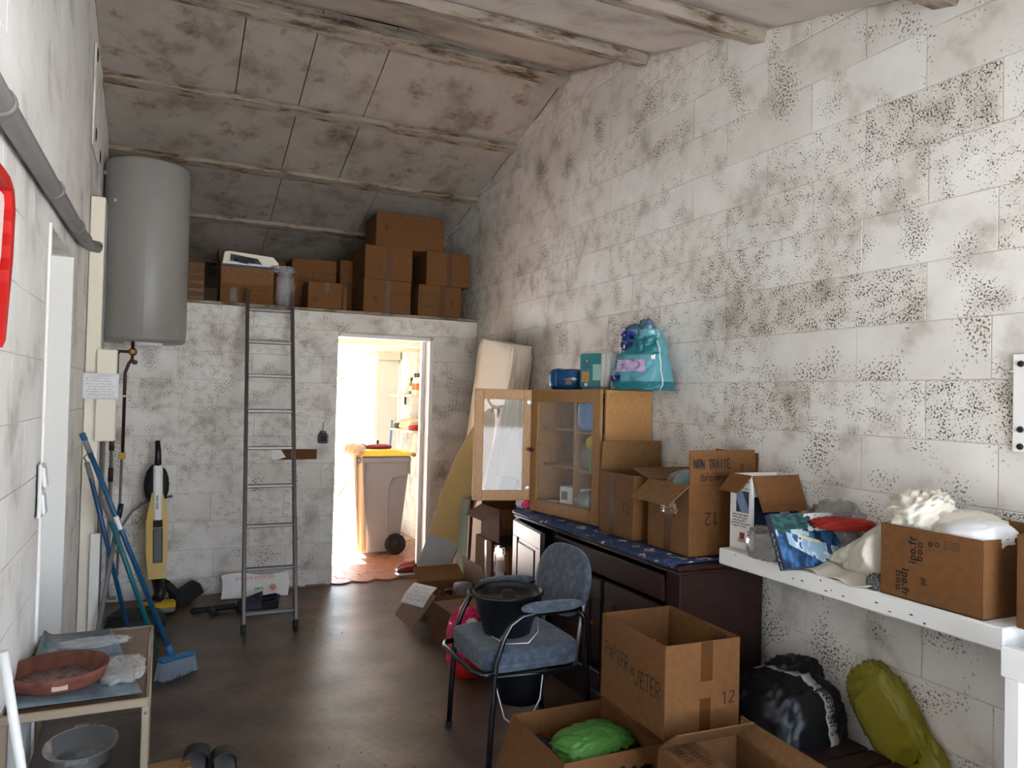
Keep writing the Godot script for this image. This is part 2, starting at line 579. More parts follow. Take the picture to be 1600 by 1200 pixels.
# a course of blocks on a wall; along(s, y, proud) gives the point on the wall
func blocks(wall: Node, s0: float, s1: float, y0: float, y1: float, place: Callable, top: Callable, holes: Array, sd: int, kind: Callable) -> void:
	rng.seed = sd
	var bh := 0.2145
	var bl := 0.535
	var j := 0.0013
	var row := 0
	var y := y0
	while y < y1 - 0.01:
		var s := s0 - (bl * 0.5 if row % 2 else 0.0) - rng.randf() * 0.05
		while s < s1 - 0.01:
			var a: float = maxf(s + j, s0)
			var b: float = minf(s + bl - j, s1)
			var lo: float = maxf(y + j, 0.0)
			var hi: float = minf(y + bh - j, y1)
			var pieces := [[a, b, lo, hi]]
			for h in holes:
				var next := []
				for q in pieces:
					if q[1] <= h[0] or q[0] >= h[1] or q[3] <= h[2] or q[2] >= h[3]:
						next.append(q)
						continue
					if q[0] < h[0]:
						next.append([q[0], h[0], q[2], q[3]])
					if q[1] > h[1]:
						next.append([h[1], q[1], q[2], q[3]])
					var m0: float = maxf(q[0], h[0])
					var m1: float = minf(q[1], h[1])
					if q[3] > h[3]:
						next.append([m0, m1, h[3], q[3]])
					if q[2] < h[2]:
						next.append([m0, m1, q[2], h[2]])
				pieces = next
			for q in pieces:
				if q[1] - q[0] < 0.02 or q[3] - q[2] < 0.015:
					continue
				var ta: float = minf(q[3], top.call(q[0]))
				var tb: float = minf(q[3], top.call(q[1]))
				if maxf(ta, tb) < q[2] + 0.01:
					continue
				ta = maxf(ta, q[2] + 0.001)
				tb = maxf(tb, q[2] + 0.001)
				var pr := 0.0022 + rng.randf() * 0.0012
				var c := 0.0015
				var g := mb()
				var ring := [[q[0], q[2]], [q[1], q[2]], [q[1], tb], [q[0], ta]]
				var inner := [[q[0] + c, q[2] + c], [q[1] - c, q[2] + c], [q[1] - c, tb - c], [q[0] + c, ta - c]]
				var mid: Vector3 = place.call((q[0] + q[1]) / 2, (q[2] + q[3]) / 2, -0.2)
				var f := []
				for k in 4:
					f.append(place.call(inner[k][0], inner[k][1], pr))
				g.away(f, mid)
				for k in 4:
					var n := (k + 1) % 4
					g.away([place.call(inner[k][0], inner[k][1], pr), place.call(inner[n][0], inner[n][1], pr), place.call(ring[n][0], ring[n][1], pr - c), place.call(ring[k][0], ring[k][1], pr - c)], mid)
					g.away([place.call(ring[k][0], ring[k][1], pr - c), place.call(ring[n][0], ring[n][1], pr - c), place.call(ring[n][0], ring[n][1], -0.01), place.call(ring[k][0], ring[k][1], -0.01)], mid)
				part("block", g, kind.call((q[0] + q[1]) / 2, (q[2] + q[3]) / 2), wall)
			s += bl
		y += bh
		row += 1


func shell() -> void:
	# floors
	struct("floor", mb().box(Vector3(XR - XL + 0.6, 0.2, ZF - ZB + 0.5), Vector3((XL + XR) / 2, -0.1, (ZF + 0.3 + ZB - 0.2) / 2)), "concrete")
	struct("ground_side", mb().box(Vector3(14, 0.2, 30), Vector3(XR + 7.2, -0.135, ZF - 14.4)), "apron")
	struct("ground_front", mb().box(Vector3(40, 0.2, 30), Vector3(1, -0.13, ZF + 15.35)), "apron")
	var fb := struct("floor_back", mb().box(Vector3(XR - XL, 0.1, 2.4), Vector3((XL + XR) / 2, -0.045, -7.32)), "grout")
	rng.seed = 5
	# lantern-shaped clay tiles of the back room, laid in staggered rows
	var tw := 0.20
	var td := 0.13
	var r := 0
	var tz := -6.175
	while tz > -8.4:
		var tx := 0.95 + (tw * 0.5 if r % 2 else 0.0)
		while tx < 2.42:
			var poly := []
			for k in 12:
				var a := TAU * k / 12.0
				var rx := 0.101 * (1.0 + 0.10 * cos(2 * a)) * (0.93 if k % 3 else 1.0)
				poly.append(Vector2(cos(a) * rx, sin(a) * 0.090 * (1.05 if k % 3 == 0 else 0.98)))
			var g := mb(Vector3(tx, 0, tz), Vector3(-90, 0, 0)).prism(poly, 0.0, 0.012 + rng.randf() * 0.0015)
			part("tile", g, "tile", fb)
			tx += tw
		tz -= td
		r += 1

	# right wall: a gable of painted concrete blocks
	var wr := struct("wall_right", mb(Vector3(XR, 0, 0), Vector3(0, 90, 0)).prism([Vector2(-ZF - 0.2, -0.1), Vector2(-0.8, -0.1), Vector2(-0.8, 2.15), Vector2(0.45, 2.15), Vector2(0.45, -0.1), Vector2(8.7, -0.1), Vector2(8.7, roof_y(-8.7)), Vector2(-RIDGE_Z, RIDGE_Y), Vector2(-ZF - 0.2, roof_y(ZF + 0.2))], 0.0, 0.2), "mortar")
	blocks(wr, -8.5, ZF, -0.066, 3.9, func(s, y, p): return Vector3(XR - p, y, s), func(s): return roof_y(s) - 0.004, [[-0.45, 0.8, -1.0, 2.15]], 3, func(q, y):
		if q < -6.2 and y < 2.1:
			return "cream_wall"
		var t := rng.randf() + (0.16 if q > -3.4 and y > 1.8 else 0.0) - (0.3 if y < 1.0 else 0.0) - (0.34 if y > 2.75 else 0.0)
		return "wall_c" if t > 0.88 else "wall_b" if t > 0.48 else "wall_a" if t > 0.2 else "wall_d")
	# left wall, with the doorway
	var wl := Node3D.new()
	wl.name = "wall_left"
	add_child(wl)
	wl.set_meta("kind", "structure")
	var seg := func(za: float, zb2: float, ya: float, cut: float) -> void:
		var pts := [Vector2(za, ya), Vector2(zb2, ya)]
		if cut > 0.0:
			pts.append_array([Vector2(zb2, cut), Vector2(za, cut)])
		else:
			pts.append(Vector2(zb2, roof_y(zb2)))
			if za < RIDGE_Z and zb2 > RIDGE_Z:
				pts.append(Vector2(RIDGE_Z, RIDGE_Y))
			pts.append(Vector2(za, roof_y(za)))
		part("masonry", mb(Vector3(XL, 0, 0), Vector3(0, -90, 0)).prism(pts, 0.0, 0.3), "mortar", wl)
	seg.call(-8.7, -4.12, -0.1, 0.0)
	seg.call(-3.34, ZF + 0.2, -0.1, 0.0)
	seg.call(-4.12, -3.34, 2.18, 0.0)
	blocks(wl, -6.13, ZF, -0.066, 3.9, func(s, y, p): return Vector3(XL + p, y, s), func(s): return roof_y(s) - 0.004, [[-4.12, -3.34, -1.0, 2.18]], 8, func(_q, _y): return "plaster")
	# plastered reveals of the doorway and the closed white door deep in it
	var dr := struct("door_1", mb().box(Vector3(0.04, 2.16, 0.76), Vector3(XL - 0.27, 1.08, -3.73), 0.004), "white_paint")
	part("reveal", mb().box(Vector3(0.32, 2.18, 0.012), Vector3(XL - 0.148, 1.09, -4.114), 0.002), "white_paint", dr)
	part("reveal", mb().box(Vector3(0.32, 2.18, 0.012), Vector3(XL - 0.148, 1.09, -3.346), 0.002), "white_paint", dr)
	part("lintel", mb().box(Vector3(0.32, 0.012, 0.78), Vector3(XL - 0.148, 2.176, -3.73), 0.002), "plaster", dr)

	# back wall, the loft floor on it, and the room behind
	var wb := struct("wall_back", mb().box(Vector3(1.28 - XL, 2.2, 0.2), Vector3((1.28 + XL) / 2, 1.1, ZB - 0.1)), "mortar")
	part("masonry", mb().box(Vector3(XR - 2.10, 2.2, 0.2), Vector3((XR + 2.10) / 2, 1.1, ZB - 0.1)), "mortar", wb)
	part("lintel", mb().box(Vector3(0.82, 2.2 - 2.046, 0.2), Vector3(1.69, (2.2 + 2.046) / 2, ZB - 0.1)), "mortar", wb)
	blocks(wb, XL, XR, -0.083, 2.2, func(s, y, p): return Vector3(s, y, ZB + p), func(_s): return 2.2, [[1.28, 2.10, -1.0, 2.046]], 15, func(_q, _y): return ["wall_a", "wall_b", "wall_d", "wall_b", "wall_a"][rng.randi() % 5])
	struct("floor_loft", mb().box(Vector3(XR - XL, 0.10, 2.36), Vector3((XL + XR) / 2, LOFT - 0.056, ZB - 1.18), 0.0), "cream_wall")
	var edge := struct("trim_1", mb().box(Vector3(XR - XL, 0.022, 0.05), Vector3((XL + XR) / 2, LOFT - 0.012, ZB + 0.012), 0.004), "batten")
	rng.seed = 9
	for k in 14:
		part("nail", mb(Vector3(XL + 0.2 + k * 0.19 + rng.randf() * 0.06, LOFT - 0.012, ZB + 0.037), Vector3(90, 0, 0)).lathe([Vector2(0, 0.002), Vector2(0.004, 0.002), Vector2(0.004, 0)].map(func(v): return Vector2(v.x, -v.y + 0.002)), 8), "black_metal", edge)
	struct("wall_far", mb().box(Vector3(0.45 - XL, 3.2, 0.12), Vector3((0.45 + XL) / 2, 1.6, -8.56)), "cream_wall")
	struct("wall_far_panel", mb().box(Vector3(0.49, 2.1, 0.1), Vector3(2.245, 1.05, -8.55), 0.004), "white_paint")
	struct("wall_far_upper", mb().box(Vector3(XR - 0.45, 1.2, 0.12), Vector3((XR + 0.45) / 2, 2.6, -8.56)), "cream_wall")
	# white trim round the opening
	var fr := struct("trim_2", mb().box(Vector3(0.035, 2.05, 0.16), Vector3(2.085, 1.022, ZB - 0.075), 0.004), "white_gloss")
	part("stop", mb().box(Vector3(0.035, 2.02, 0.05), Vector3(2.052, 1.01, ZB - 0.14), 0.004), "white_gloss", fr)
	part("head", mb().box(Vector3(0.80, 0.03, 0.16), Vector3(1.69, 2.034, ZB - 0.075), 0.004), "white_gloss", fr)
	# beams and lintel of the back room
	struct("beam", mb().box(Vector3(2.9, 0.12, 0.14), Vector3(1.03, 2.075, -6.95), 0.006), "cream_wood")
	struct("beam", mb().box(Vector3(2.9, 0.12, 0.14), Vector3(1.03, 2.075, -7.75), 0.006), "cream_wood")
	struct("beam", mb().box(Vector3(2.9, 0.14, 0.10), Vector3(1.03, 2.03, -8.44), 0.006), "cream_wood")

	# ceiling: painted boards nailed under battens, and the roof over them
	var ce := Node3D.new()
	ce.name = "ceiling"
	add_child(ce)
	ce.set_meta("kind", "structure")
	rng.seed = 77
	var slab := func(x0: float, x1: float, z0: float, z1: float, lift: float, th: float, m: String, called: String) -> void:
		var p := []
		for t in [0.0, th]:
			for q in [[x0, z0], [x1, z0], [x1, z1], [x0, z1]]:
				p.append(Vector3(q[0], roof_y(q[1]) + lift + t, q[1]))
		part(called, mb().hexa(p), m, ce)
	var rows := [-8.6, -7.86, -7.03, -6.206, -5.411, RIDGE_Z]
	for k in rows.size() - 1:
		var xs := [XL, 0.80, 1.26, XR]
		if k == 4:
			xs = [XL, 0.38, 0.80, 1.26, XR]
		if k < 3:
			xs = [XL, 0.82, 1.62, XR]
		for i in xs.size() - 1:
			slab.call(xs[i] + 0.0035, xs[i + 1] - 0.0035, rows[k] + 0.002, rows[k + 1] - 0.002, rng.randf() * 0.007, 0.008, "ceiling_board", "panel")
	var fronts := [RIDGE_Z, -3.64, -2.69, -1.75, -0.8, ZF + 0.2]
	for k in range(1, fronts.size() - 1):
		for i in 3:
			var x0 := XL + (XR - XL) * i / 3.0
			slab.call(x0 + 0.001, x0 + (XR - XL) / 3.0 - 0.001, fronts[k] + 0.001, fronts[k + 1] - 0.001, 0.0, 0.008, "ceiling_clean", "panel")
	# the first board past the ridge has come loose and sags along its back edge
	var sag := func(u: float, v: float) -> Vector3:
		var px := lerpf(XL, XR, u)
		var open := exp(-pow((px - 1.15) / 0.62, 2.0)) * (0.85 + 0.15 * sin(u * 15.0))
		var pz := lerpf(RIDGE_Z + 0.03 + 0.17 * open, -3.64, v)
		return Vector3(px, roof_y(pz) - (0.012 * open + 0.010) * pow(1.0 - v, 0.8) - 0.002, pz)
	part("panel", mb().sm().sheet(sag, 48, 8, Vector3(0, 0.007, 0)), "ceiling_clean", ce)
	for z in [-7.86, -7.03, -6.206, -5.411]:
		part("batten", mb(Vector3((XL + XR) / 2, roof_y(z) - 0.020, z), Vector3(-16.7, 0, 0)).box(Vector3(XR - XL, 0.038, 0.085), Vector3.ZERO, 0.004), "batten", ce)
	part("batten", mb(Vector3((XL + XR) / 2, RIDGE_Y - 0.045, RIDGE_Z - 0.07), Vector3(-16.7, 0, 0)).box(Vector3(XR - XL, 0.06, 0.11), Vector3.ZERO, 0.005), "batten", ce)
	for z in [-3.64, -2.69, -1.75, -0.8]:
		part("batten", mb(Vector3((XL + XR) / 2, roof_y(z) - 0.032, z), Vector3(15.9, 0, 0)).box(Vector3(XR - XL, 0.065, 0.10), Vector3.ZERO, 0.005), "batten", ce)
	var roof := Node3D.new()
	roof.name = "roof"
	add_child(roof)
	roof.set_meta("kind", "structure")
	for q in [[-8.8, RIDGE_Z], [RIDGE_Z, ZF + 0.3]]:
		var p := []
		for t in [0.05, 0.2]:
			for c in [[XL - 0.35, q[0]], [XR + 0.25, q[0]], [XR + 0.25, q[1]], [XL - 0.35, q[1]]]:
				p.append(Vector3(c[0], roof_y(c[1]) + t, c[1]))
		part("slope", mb().hexa(p), "dark_gap", roof)
	# front wall behind the camera, with the wide garage opening
	var wf := struct("wall_front", mb().box(Vector3(XR - XL, 0.6, 0.2), Vector3((XL + XR) / 2, 2.45, ZF + 0.1)), "plaster")
	part("pier", mb().box(Vector3(0.95, 2.2, 0.2), Vector3(XL + 0.475, 1.1, ZF + 0.1)), "plaster", wf)
	part("pier", mb().box(Vector3(0.10, 2.2, 0.2), Vector3(XR - 0.05, 1.1, ZF + 0.1)), "plaster", wf)


func yard() -> void:
	struct("ground_yard", mb().box(Vector3(30, 0.1, 14), Vector3(1, -0.06, -15.45)), "concrete_yard")


# ---------------------------------------------------------------- print and handwriting
const GLYPH := {
	"A": "002640 1232", "B": "00063645443303 33424100", "C": "45260402102041", "D": "00062645412000", "E": "46060040 0333", "É": "46060040 0333 1738", "F": "00064646 0333", "G": "4526040210304233", "H": "0006 4046 0343",
	"I": "2026", "J": "3631200001", "L": "060040", "M": "0006234640", "N": "00064046", "O": "1004163645421010", "P": "00063645443303", "R": "00063645443303 1340", "S": "454616050413334241200001",
	"T": "0646 2620", "U": "060110304146", "V": "062046", "X": "0046 0640", "Y": "062346 2320", "Z": "06460040", "a": "4344130201104044", "c": "4334140301103041", "e": "0243341403011041",
	"i": "2024 2627", "l": "2026", "n": "0004 0314344340", "r": "0004 03143443", "s": "4434140322314010", "u": "0401104144 4440", "v": "042044", "m": "0004 0314232034 442040", "1": "152620", "2": "051645440040",
	"6": "362513021041423213", "8": "131636451332421002132", "9": "3134162513", ".": "2021", "'": "2526", "/": "1037", "!": "2226 2021"
}


# ribbon along a drawn line, lying on the plane z = 0 of the transform
func stroke(g: MB, pts: Array, w: float) -> void:
	for k in pts.size() - 1:
		var a: Vector2 = pts[k]
		var b: Vector2 = pts[k + 1]
		var d := (b - a).normalized()
		var n := Vector2(-d.y, d.x) * w * 0.5
		a -= d * w * 0.4
		b += d * w * 0.4
		g.quad(Vector3(a.x - n.x, a.y - n.y, 0), Vector3(b.x - n.x, b.y - n.y, 0), Vector3(b.x + n.x, b.y + n.y, 0), Vector3(a.x + n.x, a.y + n.y, 0))


func scrawl(parent: Node3D, xf: Transform3D, text: String, h: float, m := "ink_black", w := 0.004, called := "handwriting", squeeze := 1.0) -> void:
	var g := MB.new()
	g.x = xf
	rng.seed = text.hash()
	var adv := h * 0.78 * squeeze
	var x0 := -adv * text.length() * 0.5
	for c in text:
		var gl: String = GLYPH.get(c, "")
		var jit := rng.randf_range(-0.06, 0.06) * h
		for line in gl.split(" ", false):
			var pts := []
			for k in range(0, line.length() - 1, 2):
				pts.append(Vector2(x0 + (float(line[k]) / 4.0) * h * 0.56 * squeeze + rng.randf_range(-0.03, 0.03) * h, (float(line[k + 1]) / 6.0 - 0.5) * h + jit + rng.randf_range(-0.03, 0.03) * h))
			stroke(g, pts, w)
		x0 += adv
	part(called, g, m, parent)


# lines of small writing that cannot be read in the photograph
func lines(parent: Node3D, xf: Transform3D, w: float, h: float, n: int, m := "ink_blue", sd := 1, lw := 0.0015, called := "writing") -> void:
	var g := MB.new()
	g.x = xf
	rng.seed = sd
	for k in n:
		var y := h * 0.5 - h * (k + 0.5) / n
		var x := -w * 0.5 + rng.randf() * w * 0.15
		var stop := w * (0.25 + rng.randf() * 0.25)
		while x < stop:
			var pts := []
			for q in 4 + rng.randi() % 4:
				pts.append(Vector2(x + q * h / n * 0.16, y + rng.randf_range(-0.3, 0.3) * h / n))
			stroke(g, pts, lw)
			x = pts[-1].x + h / n * 0.35
	part(called, g, m, parent)


func letters(parent: Node3D, xf: Transform3D, text: String, h: float, m: String, bold := false, font := "Droid Sans", called := "lettering") -> void:
	var t := TextMesh.new()
	var f := SystemFont.new()
	f.font_names = PackedStringArray([font])
	f.font_weight = 700 if bold else 400
	t.font = f
	t.text = text
	t.font_size = 32
	t.pixel_size = h / 23.0
	t.depth = 0.0006
	t.curve_step = 2.0
	var o := part(called, t, m, parent)
	o.transform = xf


func outline(parent: Node3D, xf: Transform3D, w: float, h: float, m := "ink_brown", lw := 0.003) -> void:
	var g := MB.new()
	g.x = xf
	stroke(g, [Vector2(-w / 2, -h / 2), Vector2(w / 2, -h / 2), Vector2(w / 2, h / 2), Vector2(-w / 2, h / 2), Vector2(-w / 2, -h / 2)], lw)
	part("printed_frame", g, m, parent)


# ---------------------------------------------------------------- cartons
# centre of a face of a carton of size s, z pointing out of it, moved by (u, v) on the face and turned there
func face(s: Vector3, side: String, u := 0.0, v := 0.0, rot := 0.0, lift := 0.0008) -> Transform3D:
	var b := Basis()
	var c := Vector3(0, s.y / 2, 0)
	var d := s.z / 2
	match side:
		"b":
			b = Basis(Vector3.UP, PI)
		"r":
			b = Basis(Vector3.UP, PI / 2)
			d = s.x / 2
		"l":
			b = Basis(Vector3.UP, -PI / 2)
			d = s.x / 2
		"t":
			b = Basis(Vector3.RIGHT, -PI / 2)
			d = s.y / 2
	return Transform3D(b * Basis(Vector3.BACK, deg_to_rad(rot)), c + b * Vector3(u, v, d + lift))


func slab_on(parent: Node3D, called: String, s: Vector3, side: String, u: float, v: float, w: float, h: float, m: String, rot := 0.0, th := 0.0008, lift := 0.0) -> MeshInstance3D:
	var o := part(called, mb().box(Vector3(w, h, th)), m, parent)
	o.transform = face(s, side, u, v, rot, th / 2 + lift)
	return o


# a corrugated carton standing on p; open ones have walls, a floor and the given flaps [side, angle from upright, length]
func carton(label: String, group: String, p: Vector3, turn: float, s: Vector3, flaps := [], m := "card", inside := "", called := "carton") -> Node3D:
	var o := thing(called, label, "box", p, turn, group)
	if flaps.is_empty():
		part("body", mb(Vector3(0, s.y / 2, 0)).box(s, Vector3.ZERO, 0.004), m, o)
		slab_on(o, "seam", s, "t", 0, 0, s.x - 0.01, 0.003, "dark_gap", 0, 0.0006)
		return o
	var t := 0.005
	var g := mb()
	g.box(Vector3(s.x, t, s.z), Vector3(0, t / 2, 0), 0.001)
	for k in [-1, 1]:
		g.box(Vector3(s.x, s.y, t), Vector3(0, s.y / 2, k * (s.z - t) / 2), 0.0015)
		g.box(Vector3(t, s.y, s.z - 2 * t), Vector3(k * (s.x - t) / 2, s.y / 2, 0), 0.0015)
	part("body", g, m, o)
	rng.seed = label.hash()
	for f in flaps:
		var xf := face(s, f[0], 0, s.y / 2, 0, -t / 2)
		var w: float = (s.x if f[0] in ["f", "b"] else s.z) - 0.004
		var ln: float = f[2]
		var bend: float = rng.randf_range(-0.008, 0.008) if f[1] > -60.0 else 0.0
		var fl := func(u: float, v: float) -> Vector3: return Vector3((u - 0.5) * w * (1.0 - 0.03 * v), v * ln, bend * sin(v * 3.0) * v - t / 2)
		var q := part("flap", mb().sm(false).sheet(fl, 2, 5, Vector3(0, 0, t)), f[3] if f.size() > 3 else m, o)
		q.transform = xf * Transform3D(Basis(Vector3.RIGHT, deg_to_rad(f[1])), Vector3.ZERO)
	return o


func loft_goods() -> void:
	var y := LOFT
	var g := "cartons stored on the loft"
	var s := Vector3(0.41, 0.285, 0.40)
	var b := carton("brown taped carton with a printed 9, lower left of the pile on the loft", g, Vector3(1.693, y, -6.37), 0, s)
	slab_on(b, "tape", s, "f", 0.005, 0, 0.048, 0.28, "tape", 1)
	letters(b, face(s, "f", -0.105, -0.02, 180), "6", 0.045, "ink_brown")
	outline(b, face(s, "f", 0.115, -0.02), 0.17, 0.10)
	s = Vector3(0.395, 0.28, 0.40)
	b = carton("brown carton with a 6 at its right, bottom right of the loft pile", g, Vector3(2.162, y, -6.37), 0, s)
	slab_on(b, "tape", s, "f", 0.02, 0.01, 0.046, 0.27, "tape", -2)
	letters(b, face(s, "f", 0.11, -0.01, 0), "6", 0.045, "ink_brown")
	outline(b, face(s, "f", -0.08, 0.0), 0.19, 0.10)
	s = Vector3(0.41, 0.288, 0.46)
	b = carton("brown taped carton in the middle tier of the loft pile, left of the dark gap", g, Vector3(1.697, y + 0.286, -6.40), 0, s)
	slab_on(b, "tape", s, "f", 0.005, 0, 0.048, 0.284, "tape")
	s = Vector3(0.405, 0.295, 0.40)
	b = carton("brown taped carton in the middle tier of the loft pile, against the right wall", g, Vector3(2.234, y + 0.281, -6.37), 0, s)
	slab_on(b, "tape", s, "f", 0.01, 0, 0.048, 0.29, "tape", 1)
	s = Vector3(0.612, 0.305, 0.42)
	b = carton("wide brown carton with a printed 6, topmost of the pile on the loft", g, Vector3(1.913, y + 0.577, -6.46), -1.5, s)
	letters(b, face(s, "f", -0.215, 0.03), "6", 0.045, "ink_brown")
	s = Vector3(0.272, 0.225, 0.30)
	b = carton("small brown carton with an upside-down 12 at the loft edge right of the ladder", g, Vector3(1.171, y, -6.32), 0, s)
	slab_on(b, "tape", s, "f", 0.01, 0.07, 0.045, 0.08, "tape")
	letters(b, face(s, "f", -0.085, -0.03, 180), "12", 0.038, "ink_brown")
	s = Vector3(0.375, 0.462, 0.36)
	b = carton("tall brown carton with an upside-down 12, behind the small one on the loft", g, Vector3(1.138, y, -6.69), 0, s)
	letters(b, face(s, "f", -0.10, 0.05, 180), "12", 0.045, "ink_brown")
	outline(b, face(s, "f", 0.08, 0.06), 0.19, 0.11)
	s = Vector3(0.30, 0.50, 0.36)
	b = carton("brown carton with an empty printed frame, deep on the loft between the two stacks", g, Vector3(1.53, y, -6.80), 0, s)
	outline(b, face(s, "f", -0.06, 0.10), 0.14, 0.12)
	s = Vector3(0.38, 0.45, 0.30)
	carton("plain dark carton at the back of the loft behind the cream plastic case", g, Vector3(0.74, y, -6.86), 0, s, [], "card_dark")
	s = Vector3(0.395, 0.288, 0.36)
	b = carton("open carton with handwriting and a pale flap hanging over its front, above the ladder", g, Vector3(0.568, y, -6.36), 0, s, [["f", 176, 0.138, "card_pale"], ["l", 8, 0.14, "card_pale"]])
	lines(b, face(s, "f", 0.06, -0.07), 0.22, 0.11, 3, "ink_black", 4, 0.003, "handwriting")
	slab_on(b, "tape", s, "f", -0.10, -0.075, 0.05, 0.11, "tape")
	s = Vector3(0.12, 0.315, 0.35)
	b = carton("narrow carton wound with bands of brown tape, beside the water heater on the loft", g, Vector3(0.20, y, -6.46), 0, s)
	for k in 5:
		slab_on(b, "tape", s, "f", 0, -0.12 + k * 0.06, 0.118, 0.022, "tape", 0)
	solo("batten_offcut", "short pale upright batten between the cartons on the loft", "plank", mb(Vector3(1.372, y + 0.105, -6.36)).box(Vector3(0.03, 0.21, 0.02), Vector3.ZERO, 0.002), "card_pale")

	# cream plastic appliance case, lying on the open carton in its torn wrapping
	var c := thing("plastic_case", "cream and blue plastic appliance case lying on an open carton on the loft", "appliance", Vector3(0.60, y + 0.292, -6.36), 0)
	part("base", mb(Vector3(0, 0.012, 0)).box(Vector3(0.44, 0.024, 0.26), Vector3.ZERO, 0.008), "blue_pole", c)
	var prof := [Vector2(-0.215, 0.02), Vector2(0.215, 0.02), Vector2(0.205, 0.06), Vector2(0.165, 0.105), Vector2(-0.17, 0.125), Vector2(-0.20, 0.115)]
	part("shell", mb().prism(prof, -0.12, 0.12), "cream_plastic", c)
	part("window", mb().prism([Vector2(-0.165, 0.045), Vector2(0.085, 0.035), Vector2(0.045, 0.085), Vector2(-0.16, 0.105)], 0.115, 0.1215), "black_plastic", c)
	part("rim", mb().tube([Vector3(-0.165, 0.045, 0.122), Vector3(0.085, 0.035, 0.122), Vector3(0.045, 0.085, 0.122), Vector3(-0.16, 0.105, 0.122), Vector3(-0.165, 0.045, 0.122)], 0.004, 6), "cream_plastic", c)
	part("contents", mb().blob(Vector3(-0.05, 0.06, 0.119), Vector3(0.07, 0.02, 0.01), 0.8, 0.3, 4.0, 3), "navy", c)
	var film := mb(Vector3(0.86, y + 0.12, -6.22))
	film.blob(Vector3.ZERO, Vector3(0.065, 0.15, 0.07), 0.8, 0.22, 2.6, 8, -0.118, 36, 30)
	film.blob(Vector3(-0.02, 0.18, 0), Vector3(0.09, 0.025, 0.06), 0.8, 0.25, 3.0, 4)
	solo("plastic_bag", "crumpled clear plastic film hanging beside the case at the top of the ladder", "bag", film, "clear_film")


